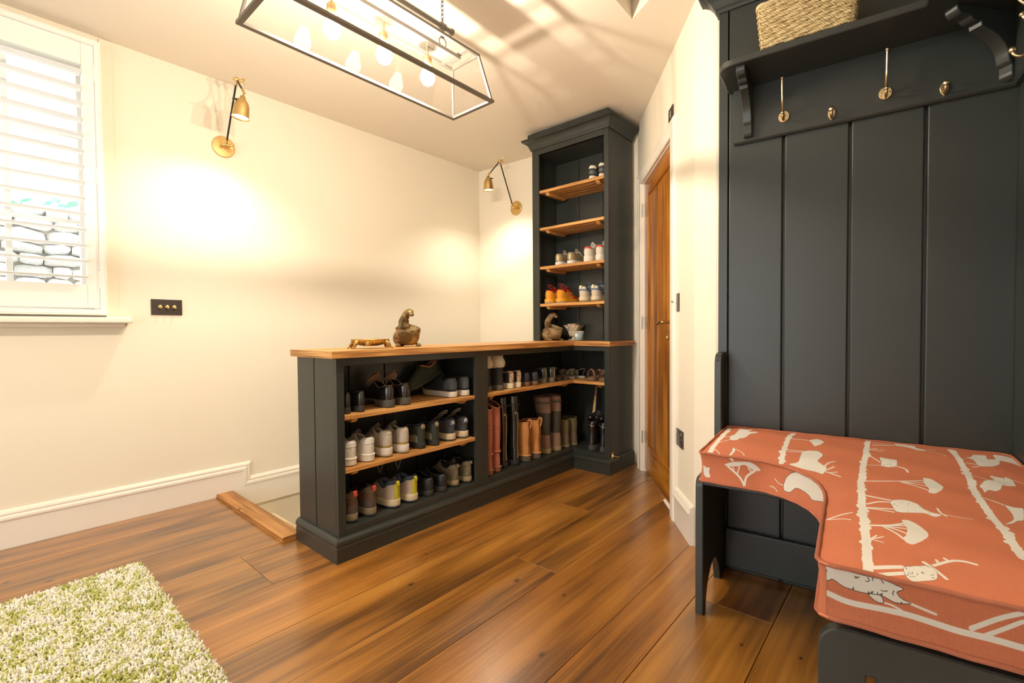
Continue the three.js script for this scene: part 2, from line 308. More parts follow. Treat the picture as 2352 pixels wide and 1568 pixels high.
// door with its lining, casing and furniture
{
  const frame = structGroup('trim_2');
  const face = [[0, 0], [0, 0.016], [0.004, 0.02], [0.05, 0.02], [0.054, 0.024], [0.064, 0.026], [0.074, 0.024], [0.082, 0.016], [0.085, 0.01], [0.085, 0]];
  // casing swept round the opening in the wall plane: path in (-s, -y)
  const g = sweep(face, [[-2.543, 0], [-2.543, -2.005], [-3.345, -2.005], [-3.345, 0]].reverse()).rotateX(Math.PI / 2);
  obj('casing', onDoorWall(g), M.trim, frame);
  for (const s of [2.543, 3.345]) obj('jamb', onDoorWall(box(-s - 0.004, -s + 0.004, 0, 2.005, -0.15, 0.0, 0.001, 'y')), M.trim, frame);
  obj('head', onDoorWall(box(-3.345, -2.543, 2.0, 2.008, -0.15, 0, 0.001)), M.trim, frame);
  const pineTex = woodTex(1024, 512, 2.0, 0.5, [0.45, 0.25, 0.06], [0.7, 0.43, 0.115], [0.82, 0.56, 0.2], { blot: 0.9, streak: 0.6, knots: 5, seed: 57 });
  M.pine = phys({ map: pineTex.color, bumpMap: pineTex.bump, bumpScale: 0.0003, roughness: 0.3, clearcoat: 0.4, clearcoatRoughness: 0.2 });
  const leaf = structGroup('door_1'), o = -0.012, a = 2.55, b = 3.338, top = 1.998;
  const lp = (name, x0, x1, y0, y1, z0, z1, r, grain) => obj(name, onDoorWall(box(-x1, -x0, y0, y1, z0, z1, r, grain, rr(0, 2), rr(0, 0.5))), M.pine, leaf);
  lp('stile', a, a + 0.11, 0.012, top, o - 0.04, o, 0.003, 'y'); lp('stile', b - 0.095, b, 0.012, top, o - 0.04, o, 0.003, 'y');
  lp('top_rail', a + 0.11, b - 0.095, 1.905, top, o - 0.04, o, 0.003, 'x'); lp('bottom_rail', a + 0.11, b - 0.095, 0.012, 0.2, o - 0.04, o, 0.003, 'x');
  const n = 5, w = (b - 0.095 - a - 0.11) / n;
  for (let i = 0; i < n; i++) lp('board', a + 0.11 + i * w, a + 0.11 + (i + 1) * w, 0.2, 1.905, o - 0.032, o - 0.012, 0.004, 'y');
  for (const y of [1.78, 1.0, 0.2]) obj('hinge', [onDoorWall(box(-3.352, -3.322, y, y + 0.085, o - 0.002, o + 0.004, 0.001)), onDoorWall(rod([-3.342, y, 0.006], [-3.342, y + 0.085, 0.006], 0.005))], M.steel, leaf);
  const hs = 2.62, hy = 1.035, h = new THREE.Group(); h.name = 'lever_handle'; leaf.add(h);
  const round = (y, r, t) => onDoorWall(lathe([[0, 0], [r, 0], [r, t * 0.5], [r * 0.8, t], [0.35 * r, t * 1.4], [0, t * 1.4]], 24).rotateX(Math.PI / 2).translate(-hs, y, o));
  obj('rose', round(hy, 0.026, 0.009), M.brassDark, h);
  obj('lever', [onDoorWall(rod([-hs, hy, o], [-hs, hy, o + 0.05], 0.009)), onDoorWall(tube([[-hs, hy, o + 0.05], [-hs - 0.02, hy + 0.002, o + 0.054], [-hs - 0.06, hy + 0.001, o + 0.053], [-hs - 0.1, hy - 0.003, o + 0.051]], 0.0075, 20)), onDoorWall(ball(-hs - 0.104, hy - 0.004, o + 0.051, 0.011, 1.3, 1, 1)), onDoorWall(ball(-hs, hy, o + 0.05, 0.011))], M.brassDark, h);
  obj('lock_turn', [round(hy - 0.085, 0.024, 0.009), onDoorWall(ball(-hs, hy - 0.085, o + 0.02, 0.011, 0.5, 1.2, 1))], M.brassDark, leaf);
}
// ---------------------------------------------------------------- window, shutters and the garden beyond
{
  const g = structGroup('window_1');
  const zs = -3.45, sash = (name, x0, x1, y0, y1, z0 = zs, z1 = zs + 0.045) => obj(name, box(x0, x1, y0, y1, z0, z1, 0.004, x1 - x0 > y1 - y0 ? 'x' : 'y'), M.white, g);
  sash('sash_stile', 0.395, 0.445, 1.1, 2.45); sash('sash_stile', -0.625, -0.575, 1.1, 2.45);
  sash('sash_rail', -0.58, 0.4, 2.4, 2.45); sash('sash_rail', -0.58, 0.4, 2.035, 2.075); sash('sash_rail', -0.58, 0.4, 1.1, 1.16);
  for (const x of [-0.24, 0.12]) { sash('glazing_bar', x, x + 0.024, 2.07, 2.41); sash('glazing_bar', x, x + 0.024, 1.15, 2.04); }
  sash('glazing_bar', -0.58, 0.4, 1.585, 1.605, zs + 0.005, zs + 0.035);
  for (const [x0, x1] of [[-0.58, -0.23], [-0.23, 0.13], [0.13, 0.4]]) for (const [y0, y1] of [[1.15, 1.595], [1.595, 2.045], [2.06, 2.41]]) obj('pane', new THREE.PlaneGeometry(x1 - x0, y1 - y0).translate((x0 + x1) / 2, (y0 + y1) / 2, zs + 0.02), M.glass, g);
}
{
  const t = thing('window_shutter', 'white louvred plantation shutter with open slats in a white frame', 'shutter', [0, 0, ZL]);
  const x1 = 0.464, x0 = -0.645, y0 = 1.09, y1 = 2.474;
  const prof = [[0, 0], [0, 0.05], [0.003, 0.056], [0.018, 0.056], [0.021, 0.052], [0.026, 0.052], [0.028, 0.048], [0.028, 0]];
  obj('frame', sweep(prof, [[x0 + 0.028, -y0 - 0.028], [x1 - 0.028, -y0 - 0.028], [x1 - 0.028, -y1 + 0.028], [x0 + 0.028, -y1 + 0.028]].reverse(), 0, true).rotateX(Math.PI / 2), M.shutter, t);
  const fold = (a, b, hingeRight) => {
    const p = new THREE.Group(); p.name = 'shutter_panel'; t.add(p);
    const B = (name, ax, bx, ay, by, r = 0.003, grain = 'y') => obj(name, box(ax, bx, ay, by, 0.018, 0.046, r, grain), M.shutter, p);
    B('stile', b - 0.05, b - 0.002, y0 + 0.036, y1 - 0.031); B('stile', a + 0.002, a + 0.05, y0 + 0.036, y1 - 0.031);
    B('top_rail', a + 0.05, b - 0.05, 2.335, y1 - 0.031, 0.003, 'x'); B('bottom_rail', a + 0.05, b - 0.05, y0 + 0.036, 1.243, 0.003, 'x');
    for (let i = 0; i < 14; i++) {
      const pts = []; for (let k = 0; k < 20; k++) { const q = (k / 20) * 2 * Math.PI; pts.push([Math.cos(q) * 0.0445, Math.sin(q) * 0.0055]); }
      const s = extrude(pts, b - a - 0.104).rotateY(Math.PI / 2).translate(a + 0.052, 1.282 + i * 0.0781, 0.032);
      obj('slat', toCreasedNormals(s, R(40)), M.slat, p);
    }
    for (const y of hingeRight ? [2.265, 1.75, 1.23] : []) obj('hinge', [box(b - 0.006, b + 0.008, y, y + 0.085, 0.044, 0.052, 0.002), rod([b - 0.0005, y, 0.05], [b - 0.0005, y + 0.085, 0.05], 0.004)], M.shutter, p);
  };
  fold(-0.09, 0.438, true); fold(-0.617, -0.09, false);
}
struct('trim_3', box(0.462, 0.513, 1.075, 2.51, ZL, ZL + 0.009, 0.003, 'y'), M.wall);
struct('sill_1', [box(-0.75, 0.556, 1.05, 1.079, ZL, ZL + 0.106, 0.008), box(-0.73, 0.535, 1.03, 1.05, ZL, ZL + 0.03, 0.004)], M.trim);
{
  // rubble wall across the yard: single stones bedded on a core
  const w = thing('garden_wall', 'rubble stone garden wall seen through the shutter slats', 'wall', [0, 0, -5.1]);
  M.mortar = std({ color: new THREE.Color(0.82, 0.82, 0.8), roughness: 0.95 });
  obj('core', box(-1.6, 2.4, -0.4, 2.0, -0.5, -0.05, 0), M.mortar, w);
  const stoneM = [[0.74, 0.75, 0.74], [0.86, 0.86, 0.86], [0.64, 0.66, 0.66], [0.9, 0.9, 0.88]].map((c) => std({ color: new THREE.Color(...c), roughness: 0.9, bumpMap: withRepeat(T_soft, 0.2, 0.2), bumpScale: 0.01 }));
  const kinds = [0, 1, 2, 3, 4].map((k) => { const g = mergeVertices(new THREE.IcosahedronGeometry(0.5, 1).deleteAttribute('normal').deleteAttribute('uv')), p = g.attributes.position; for (let i = 0; i < p.count; i++) { const s = 0.8 + 0.45 * hash2(i, k, 9); p.setXYZ(i, clamp(p.getX(i) * s * 1.25, -0.5, 0.5), clamp(p.getY(i) * s * 1.25, -0.5, 0.5), p.getZ(i) * s); } const q = g.toNonIndexed(); q.computeVertexNormals(); return metric(q); });
  let y = -0.3;
  while (y < 1.95) {
    const h = rr(0.075, 0.12); let x = -1.5 + rr(-0.1, 0);
    while (x < 1.4) { const l = rr(0.09, 0.24); const m = obj('stone', kinds[Math.floor(rnd() * 5)], stoneM[Math.floor(rnd() * 4)], w); m.position.set(x + l / 2, y + h / 2, -0.03); m.scale.set(l * 0.98, h * 0.97, rr(0.1, 0.2)); m.rotation.set(0, 0, rr(-0.16, 0.16)); x += l; }
    y += h;
  }
  obj('post', box(0.33, 0.385, 1.9, 2.28, -0.2, -0.1, 0.004), std({ color: new THREE.Color(0.6, 0.61, 0.61), roughness: 0.8 }), w);
  const leaf = [], lm = std({ color: new THREE.Color(0.25, 0.6, 0.42), roughness: 0.6 });
  for (let i = 0; i < 260; i++) { const s = rr(0.02, 0.045), g = ball(0, 0, 0, s, 1, 0.12, 0.75, 8); g.rotateX(rr(-1, 1)); g.rotateZ(rr(-1, 1)); g.translate(rr(-1.4, 2.2), 1.98 + rr(-0.03, 0.09), rr(-0.3, 0.02)); leaf.push(g); }
  obj('ivy', leaf, lm, w).userData.kind = 'stuff';
  struct('ground_outside', box(-6, 6, -0.5, -0.3, -9, ZL - 0.4, 0), M.mortar);
}
// ---------------------------------------------------------------- low shoe cabinet, worktop and tall shelves
function slatShelf(parent, x0, x1, y, z0, z1, along = 'x', n = 5, cleats = true) {
  const s = new THREE.Group(); s.name = 'shelf'; parent.add(s);
  const D = along === 'x' ? z1 - z0 : x1 - x0, w = (D - 0.012 * (n - 1)) / n;
  for (let i = 0; i < n; i++) {
    const a = i * (w + 0.012);
    obj('slat', along === 'x' ? box(x0, x1, y - 0.021, y, z0 + a, z0 + a + w, 0.002, 'x', rr(0, 1.2), rr(0, 0.3)) : box(x0 + a, x0 + a + w, y - 0.021, y, z0, z1, 0.002, 'z', rr(0, 1.2), rr(0, 0.3)), M.oak, s);
  }
  if (cleats) for (const e of [0, 1]) {
    const c = along === 'x' ? [e ? x1 - 0.075 : x0 + 0.045, e ? x1 - 0.045 : x0 + 0.075] : [e ? z1 - 0.075 : z0 + 0.045, e ? z1 - 0.045 : z0 + 0.075];
    const L = D - 0.03, g = extrude([[0, 0], [L, 0], [L - 0.02, -0.02], [0.02, -0.02]], 0.03, 0.002);
    if (along === 'x') g.rotateY(Math.PI / 2).translate(c[0], y - 0.021, z1 - 0.012); else g.translate(x0 + 0.012, y - 0.021, c[0]);
    obj('cleat', metric(g, 'z'), M.oak, s);
  }
  return s;
}
const low = thing('shoe_cabinet', 'dark green-black painted low open cabinet packed with shoes under an oak top', 'cabinet', [0, 0, 0]);
{
  const B = (name, ...a) => obj(name, box(...a), M.paint, low);
  const plinth = [[0, 0], [0.02, 0], [0.02, 0.064], [0.017, 0.067], [0.0175, 0.07], [0.0215, 0.076], [0.0225, 0.084], [0.019, 0.094], [0.012, 0.101], [0.004, 0.105], [0, 0.105]];
  obj('plinth', sweep(plinth, [[3.19, -1.595], [2.845, -1.595], [2.845, -1.885], [1.02, -1.885], [1.02, -2.25]]), M.paint, low);
  B('end_board', 1.02, 1.04, 0.02, 0.882, -2.25, -2.088, 0.003, 'y'); B('end_board', 1.02, 1.04, 0.02, 0.882, -2.08, -1.906, 0.003, 'y'); B('end_backing', 1.024, 1.042, 0.02, 0.882, -2.2, -1.92, 0);
  const z0 = -1.905, z1 = -1.885;
  B('stile', 1.02, 1.057, 0.05, 0.882, z0, z1, 0.0025, 'y'); B('post', 1.857, 1.9195, 0.1, 0.882, z0, z1, 0.0015, 'y'); B('post', 1.9205, 1.957, 0.1, 0.882, z0, z1, 0.0015, 'y');
  B('top_rail', 1.057, 1.857, 0.848, 0.882, z0, z1, 0.002); B('top_rail', 1.957, 2.865, 0.848, 0.882, z0, z1, 0.002);
  B('bottom_rail', 1.057, 1.857, 0.05, 0.133, z0, z1, 0.002); B('bottom_rail', 1.957, 2.865, 0.05, 0.133, z0, z1, 0.002);
  B('top_rail', 2.845, 2.865, 0.848, 0.882, z1, -1.63, 0.002, 'z'); B('bottom_rail', 2.845, 2.865, 0.05, 0.133, z1, -1.63, 0.002, 'z'); B('stile', 2.845, 2.865, 0.05, 0.882, -1.63, -1.595, 0.002, 'y');
  B('bottom_board', 1.04, 3.14, 0.115, 0.135, -2.2, -1.89, 0.001); B('bottom_board', 2.86, 3.14, 0.115, 0.135, -1.89, -1.615, 0.001);
  B('divider', 1.9, 1.92, 0.13, 0.87, -2.2, -1.9, 0.001, 'y');
  B('side_panel', 2.865, 3.19, 0.02, 0.882, -1.613, -1.5955, 0.002, 'y');
  let x = 1.0475; for (let i = 0; i < 10; i++) { B('back_board', x + 0.0025, Math.min(x + 0.2125, 3.16) - 0.0025, 0.1, 0.88, -2.215, -2.2, 0.003, 'y'); x += 0.2125; }
  B('back_panel', 1.03, 3.19, 0.1, 0.88, -2.249, -2.214, 0);
  for (let i = 0; i < 3; i++) B('back_board', 3.14, 3.155, 0.1, 0.88, -2.2 + i * 0.2 + 0.0025, -2.0 + i * 0.2 - 0.0025, 0.003, 'y');
  B('back_panel', 3.153, 3.19, 0.1, 0.88, -2.21, -1.6, 0);
  slatShelf(low, 1.06, 1.855, 0.63, -2.19, -1.89); slatShelf(low, 1.06, 1.855, 0.394, -2.19, -1.89);
  slatShelf(low, 1.96, 2.86, 0.63, -2.19, -1.89); slatShelf(low, 2.862, 3.13, 0.63, -2.19, -1.63, 'z', 4);
}
{
  const t = thing('worktop', 'thick golden oak worktop along the top of the low shoe cabinet', 'worktop', [0, 0, 0]);
  const L = extrude([[0.992, 2.258], [0.992, 1.865], [2.828, 1.865], [3.2, 2.235], [3.2, 2.258]], 0.033, 0.002).rotateX(-Math.PI / 2).translate(0, 0.882, 0);
  obj('long_board', metric(L, 'x', 0.4, 0.1), M.oak, t);
  const S = extrude([[2.829, 1.8645], [2.829, 1.575], [3.2, 1.575], [3.2, 2.234]], 0.033, 0.002).rotateX(-Math.PI / 2).translate(0, 0.882, 0);
  obj('return_board', metric(S, 'z', 0.2, 0.17), M.oak, t);
}
const tall = thing('tall_shelf_unit', 'dark green-black painted tall open shelf unit with a deep cornice', 'shelf unit', [0, 0, 0]);
{
  const B = (name, ...a) => obj(name, box(...a), M.paint, tall);
  const y0 = 0.915, y1 = 2.4;
  B('side_panel', 2.865, 3.2, y0, y1, -2.25, -2.232, 0.002, 'y'); B('side_panel', 2.865, 3.2, y0, y1, -1.613, -1.595, 0.002, 'y');
  B('stile', 2.845, 2.865, y0, y1, -2.25, -2.187, 0.0025, 'y'); B('stile', 2.845, 2.865, y0, y1, -1.629, -1.595, 0.0025, 'y');
  B('top_rail', 2.845, 2.865, 2.322, y1, -2.187, -1.629, 0.002, 'z'); B('top_panel', 2.85, 3.2, 2.322, 2.342, -2.23, -1.614, 0.001);
  const zz = [-2.232, -2.012, -1.8, -1.613]; for (let i = 0; i < 3; i++) B('back_board', 3.13, 3.145, y0, 2.33, zz[i] + 0.002, zz[i + 1] - 0.002, 0.003, 'y');
  B('back_panel', 3.143, 3.2, y0, 2.33, -2.24, -1.605, 0);
  const crown = [[0, 0], [0.008, 0], [0.01, 0.004], [0.01, 0.012], [0.014, 0.016], [0.02, 0.032], [0.032, 0.048], [0.048, 0.058], [0.056, 0.06], [0.056, 0.068], [0.06, 0.07], [0.06, 0.076], [0, 0.076]];
  obj('cornice', sweep(crown, [[3.19, -1.595], [2.845, -1.595], [2.845, -2.25], [3.19, -2.25]], 2.363), M.paint, tall);
  B('frieze', 2.805, 3.2, 2.436, 2.474, -2.262, -1.575, 0.003, 'z');
  for (const y of [1.196, 1.478, 1.771, 2.052]) slatShelf(tall, 2.85, 3.125, y, -2.185, -1.631, 'z', 5);
}
{
  const t = thing('door_stop', 'small brass door stop with a black rubber tip on the cabinet foot', 'door stop', [2.89, 0.118, -1.594]);
  obj('plate', box(-0.016, 0.016, -0.013, 0.025, 0, 0.003, 0.001), M.brass, t);
  obj('stem', [rod([0, 0.003, 0], [0, 0.003, 0.058], 0.005), rod([0, 0.003, 0], [0, 0.003, 0.012], 0.009, 0.006)], M.brass, t); obj('rubber_tip', rod([0, 0.003, 0.056], [0, 0.003, 0.072], 0.0085), M.black, t);
}
// ---------------------------------------------------------------- bench corner: everything here is built in (lx, y, lz), turned six degrees
const inBench = (name, label, category, group) => thing(name, label, category, [0, 0, 0], BA, group);
M.paint2 = phys({ color: new THREE.Color(0.033, 0.038, 0.034), roughness: 0.36, bumpMap: withRepeat(T_fine, 0.25, 0.25), bumpScale: 0.00012 });
{
  const t = inBench('wall_panelling', 'dark painted floor-to-ceiling board panelling behind the bench', 'panelling');
  const B = (name, ...a) => obj(name, box(...a), M.paint2, t);
  B('edge_stile', 2.09, 2.125, 0, 2.42, -0.413, -0.3785, 0.002, 'y');
  const e = [-0.3745, -0.18, 0.0275, 0.233, 0.462];
  for (let i = 0; i < 4; i++) B('board', 2.0905, 2.112, 0, 2.3, e[i] + (i ? 0.004 : 0), e[i + 1] - (i < 3 ? 0.004 : 0), 0.005, 'y');
  B('backing', 2.11, 2.124, 0, 2.42, -0.4, 0.47, 0);
  let x = 2.089; for (let i = 0; i < 6; i++) { B('board', Math.max(x - 0.2035, 1.04), x - 0.004, 0, 2.3, 0.447, 0.466, 0.005, 'y'); x -= 0.2075; }
  B('backing', 1.04, 2.12, 0, 2.42, 0.464, 0.474, 0);
  const crown = [[0, 0], [0.01, 0], [0.012, 0.006], [0.012, 0.014], [0.018, 0.018], [0.026, 0.034], [0.042, 0.054], [0.062, 0.066], [0.072, 0.068], [0.072, 0.08], [0.078, 0.082], [0.078, 0.094], [0, 0.094]];
  obj('cornice', sweep(crown, [[1.04, 0.447], [2.09, 0.447], [2.09, -0.413], [2.125, -0.413]], 2.281), M.paint2, t);
  B('frieze', 2.05, 2.124, 2.37, 2.44, -0.43, 0.47, 0.002, 'z'); B('frieze', 1.04, 2.06, 2.37, 2.44, 0.41, 0.474, 0.002);
}
function bez(a, b, c, n = 12) { const o = []; for (let i = 0; i <= n; i++) { const t = i / n, s = 1 - t; o.push([s * s * a[0] + 2 * s * t * b[0] + t * t * c[0], s * s * a[1] + 2 * s * t * b[1] + t * t * c[1]]); } return o; }
{
  const t = inBench('coat_rack', 'dark painted coat rack shelf with scrolled brackets on the panelled wall', 'coat rack');
  const B = (name, ...a) => obj(name, box(...a), M.paint2, t);
  const shelf = [[2.09, -0.374], ...bez([1.925, -0.376], [1.86, -0.376], [1.86, -0.305], 8), [1.86, 0.202], [1.08, 0.202], [1.08, 0.447], [2.09, 0.447]];
  obj('shelf', metric(extrude(shelf.map(([x, z]) => [x, -z]), 0.024, 0.003).rotateX(-Math.PI / 2).translate(0, 1.946, 0), 'z'), M.paint2, t);
  const rail = (a, b, z, turn) => { const g = extrude([[0, 1.735], [0.014, 1.735], [0.02, 1.741], [0.02, 1.946], [0, 1.946]], b - a, 0.001); return g; };
  obj('rail', metric(rail(-0.354, 0.447).rotateY(Math.PI).translate(2.09, 0, 0.447)), M.paint2, t);
  obj('rail', metric(rail(1.08, 2.07).rotateY(Math.PI / 2).translate(1.08, 0, 0.447)), M.paint2, t);
  const profile = (k) => { const s = new THREE.Shape(), P = (d, y) => [d * k, y]; s.moveTo(...P(0, 1.748)); s.lineTo(...P(0.012, 1.748)); s.quadraticCurveTo(...P(0.028, 1.752), ...P(0.026, 1.772)); s.lineTo(...P(0.026, 1.79)); s.quadraticCurveTo(...P(0.034, 1.796), ...P(0.036, 1.806)); s.quadraticCurveTo(...P(0.042, 1.87), ...P(0.118, 1.893)); s.lineTo(...P(0.12, 1.906)); s.quadraticCurveTo(...P(0.142, 1.9), ...P(0.15, 1.916)); s.quadraticCurveTo(...P(0.16, 1.92), ...P(0.176, 1.918)); s.quadraticCurveTo(...P(0.192, 1.925), ...P(0.19, 1.946)); s.lineTo(...P(0, 1.946)); return s; };
  obj('bracket', metric(extrude(profile(1), 0.03, 0.002).rotateY(Math.PI).translate(2.07, 0, -0.285)), M.paint2, t);
  obj('bracket', metric(extrude(profile(1.25), 0.036, 0.002).translate(0, 0, -0.018).rotateY(Math.PI * 0.75).translate(2.076, 0, 0.432)), M.paint2, t);
}
// hooks: two kinds, copied along the rail
{
  const plate = (w, h) => { const s = new THREE.Shape(); s.absellipse(0, 0, w, h, 0, Math.PI * 2); return extrude(s, 0.004, 0.0012).translate(0, 0, 0); };
  const big = (label, lx, lz, turn) => {
    const t = thing('coat_hook', label, 'hook', [0, 0, 0], turn, 'brass hooks on the coat rack');
    const p = BW(lx, lz); t.position.set(p[0], 1.8, p[1]);
    obj('plate', [plate(0.0185, 0.0215), ball(-0.012, 0, 0.004, 0.003, 1, 1, 0.4, 8), ball(0.012, 0, 0.004, 0.003, 1, 1, 0.4, 8)], M.hook, t);
    obj('upper_arm', [tube([[0, -0.006, 0.0065], [0, 0.004, 0.016], [0, 0.014, 0.034], [0, 0.038, 0.054], [0, 0.075, 0.063], [0, 0.112, 0.07]], 0.0038, 28, 10), ball(0, 0.115, 0.0705, 0.006, 1, 1, 1.1)], M.hook, t);
    obj('lower_arm', [tube([[0, 0.004, 0.0065], [0, -0.012, 0.014], [0, -0.02, 0.028], [0, -0.015, 0.042], [0, -0.004, 0.048]], 0.004, 20, 10), ball(0, -0.002, 0.0485, 0.0062)], M.hook, t);
    return t;
  };
  const small = (label, lx, lz, turn) => {
    const t = thing('robe_hook', label, 'hook', [0, 0, 0], turn, 'brass hooks on the coat rack');
    const p = BW(lx, lz); t.position.set(p[0], 1.768, p[1]);
    const s = new THREE.Shape(); s.moveTo(0, -0.02); s.bezierCurveTo(0.012, -0.012, 0.018, 0.022, 0, 0.022); s.bezierCurveTo(-0.018, 0.022, -0.012, -0.012, 0, -0.02);
    obj('plate', extrude(s, 0.004, 0.0012), M.hook, t);
    obj('arm', [tube([[0, -0.01, 0.007], [0, -0.014, 0.015], [0, -0.008, 0.028], [0, 0.004, 0.034]], 0.0045, 16, 10), ball(0, 0.008, 0.034, 0.009, 1, 1.1, 0.9)], M.hook, t);
    return t;
  };
  const face = BA - Math.PI / 2, side = BA + Math.PI;
  big('tall brass hat and coat hook nearest the left shelf bracket', 2.0692, -0.179, face); small('small brass robe hook between the two tall hooks', 2.0692, -0.029, face);
  big('tall brass hat and coat hook in the middle of the rail', 2.0692, 0.123, face); small('small brass robe hook nearest the corner bracket', 2.0692, 0.273, face);
  big('tall brass hook on the return rail, partly out of the picture', 1.752, 0.4262, side); small('small brass robe hook on the return rail next to the corner bracket', 1.905, 0.4262, side);
}
{
  const t = inBench('corner_bench', 'dark painted L-shaped corner bench with cut-out end boards', 'bench');
  const end = new THREE.Shape();
  end.moveTo(1.694, 0); end.lineTo(1.737, 0); end.bezierCurveTo(1.74, 0.06, 1.77, 0.105, 1.84, 0.128); end.bezierCurveTo(1.9, 0.14, 1.965, 0.1, 1.985, 0); end.lineTo(2.09, 0); end.lineTo(2.09, 0.902); end.lineTo(2.035, 0.902); end.quadraticCurveTo(1.992, 0.9, 1.992, 0.85); end.lineTo(1.992, 0.481); end.lineTo(1.73, 0.481); end.quadraticCurveTo(1.694, 0.481, 1.694, 0.446); end.lineTo(1.694, 0);
  obj('end_board', metric(extrude(end, 0.026, 0.003).translate(0, 0, -0.407), 'y'), M.paint2, t);
  const e2 = new THREE.Shape(); e2.moveTo(-0.028, 0); e2.lineTo(0.06, 0); e2.bezierCurveTo(0.07, 0.08, 0.13, 0.13, 0.2, 0.13); e2.bezierCurveTo(0.3, 0.13, 0.37, 0.08, 0.385, 0); e2.lineTo(0.446, 0); e2.lineTo(0.446, 0.453); e2.lineTo(0.025, 0.453); e2.quadraticCurveTo(-0.028, 0.453, -0.028, 0.4); e2.lineTo(-0.028, 0);
  e2.holes.push(new THREE.Path([V2(0.045, 0.335), V2(0.045, 0.378), V2(0.058, 0.378), V2(0.058, 0.335)]));
  obj('end_board', metric(extrude(e2, 0.026, 0.003).rotateY(-Math.PI / 2).translate(1.056, 0, 0), 'y'), M.paint2, t);
  const seat = [[2.088, -0.38], [1.69, -0.38], ...bez([1.69, -0.2], [1.65, 0.012], [1.4, 0.016], 14), [1.057, 0.012], [1.057, 0.445], [2.088, 0.445]];
  obj('seat_board', metric(extrude(seat.map(([x, z]) => [x, -z]), 0.022, 0.003).rotateX(-Math.PI / 2).translate(0, 0.46, 0), 'z'), M.paint2, t);
  obj('base_rail', box(2.068, 2.0905, 0.02, 0.177, -0.38, 0.446, 0.005, 'z'), M.paint2, t); obj('base_rail', box(1.06, 2.068, 0.02, 0.177, 0.425, 0.4465, 0.005), M.paint2, t);
}
// ---------------------------------------------------------------- printed cushion
const P_vines = [[2192,88,2003,78,1859,71,1718,60,1610,56,1533,49,1440,49,1348,47,1269,46,1181,47,1073,45,988,44],[2156,299,2022,298,1886,296,1767,292,1630,281,1540,275,1449,274,1357,273,1278,273,1183,270],[2165,-138,2056,-146,1907,-147,1779,-147,1650,-143],[2122,-357,2002,-356,1879,-359,1757,-360,1660,-351]];
const P_fills = [[1676,188,1677,205,1643,215,1600,222,1557,212,1520,195,1525,183,1555,189,1585,186,1623,184,1646,190],[1286,112,1291,124,1272,137,1226,148,1197,145,1166,131,1144,116,1151,108,1169,104,1185,111,1228,117,1250,114],[1411,106,1426,122,1428,137,1411,152,1378,157,1361,169,1358,180,1352,186,1334,174,1339,166,1350,157,1342,136,1334,118,1336,106,1370,103,1388,100],[2169,157,2187,185,2160,213,2088,209,2077,229,2044,228,2040,209,2087,182,2095,155],[1865,103,1853,127,1853,147,1771,141,1751,121,1758,102,1799,107],[2088,342,2103,376,2039,367,2076,401,1984,386,1932,365,1909,331,1988,331,2011,325,2002,312,2047,335],[1730,316,1760,329,1760,345,1806,368,1835,370,1815,382,1761,363,1723,350,1658,336,1635,323,1641,311,1605,297,1643,300,1658,296],[1518,312,1506,327,1518,345,1422,324,1414,312,1387,300,1362,280,1418,308,1454,313],[1038,93,1062,122,1070,134,1048,139,1020,136,997,102,1010,94],[1648,-127,1675,-99,1792,-97,1833,-95,1855,-77,1861,-53,1821,-38,1770,-43,1710,-52,1670,-36,1645,-25,1579,-34,1598,-50,1614,-84],[2008,-84,2071,-64,2055,-49,2008,-39,1955,-48,1916,-66,1947,-70,1997,-82],[1949,-332,1997,-321,2115,-320,2101,-294,2131,-271,2099,-274,2057,-283,2077,-252,2051,-249,2029,-272,1943,-280,1920,-295,1881,-298,1877,-322],[1770,-297,1750,-285,1720,-283,1668,-286,1662,-295,1714,-292]];
const P_strokes = [[8,1559,58,1586,137,1649,193],[7,1586,137,1616,189],[7,1586,137,1585,164,1578,189],[7,1586,137,1564,168,1540,187],[12,1211,51,1220,84,1264,117],[8,1219,75,1246,118],[8,1220,84,1225,116],[8,1220,79,1210,99,1196,112],[8,1219,75,1191,96,1165,106],[12,1407,105,1412,83,1424,52],[9,1393,102,1391,81,1363,57],[9,1349,103,1343,73,1337,52],[9,1330,102,1336,73,1332,56],[7,1399,184,1371,183,1350,192],[3,1361,184,1355,204,1358,234],[9,2112,153,2103,98],[9,2084,151,2057,96],[5,2077,229,2104,258],[3,2047,221,2030,264,1990,272],[7,1798,104,1871,80],[5,1764,102,1752,75],[9,1771,141,1760,161,1719,161],[5,1972,81,2000,124],[4,1972,81,1963,116],[4,1972,81,2012,105],[5,1140,53,1162,74],[5,1140,53,1134,72],[5,1140,53,1164,64],[6,1930,334,1932,308],[6,1909,331,1894,317],[5,2089,399,2059,430],[6,1757,325,1787,297],[4,1814,379,1778,403],[9,1511,312,1539,297,1552,280],[16,1037,92,1008,42],[14,1018,93,993,54],[12,1077,125,1068,131],[10,1072,137,1105,160,1115,181,1110,197],[10,1062,135,1031,148],[8,1082,146,1098,144],[8,1105,160,1111,156],[9,1833,-95,1824,-118,1819,-140],[8,1813,-94,1791,-136],[9,1656,-32,1701,-26,1736,-7],[8,1619,-30,1644,-16,1663,-9],[9,1611,-30,1594,-11,1576,6],[7,1604,-18,1615,-1],[9,2001,-142,2008,-84],[6,1890,-322,1833,-352],[6,1951,-328,1938,-349],[6,1221,-18,1250,-1,1282,27],[5,1221,-18,1236,10,1232,23],[4,1750,-285,1724,-261,1681,-250],[4,1730,-350,1664,-322]];
const P_frontFills = [[-37,570,-30,582,-20,580,3,578,36,576,66,577,93,569,81,560,87,551,103,546,81,540,62,548,43,544,30,543,10,545,-6,555,-13,549,-29,545,-39,548,-26,554,-24,561],[43,544,62,548,66,535,59,533,51,536]];
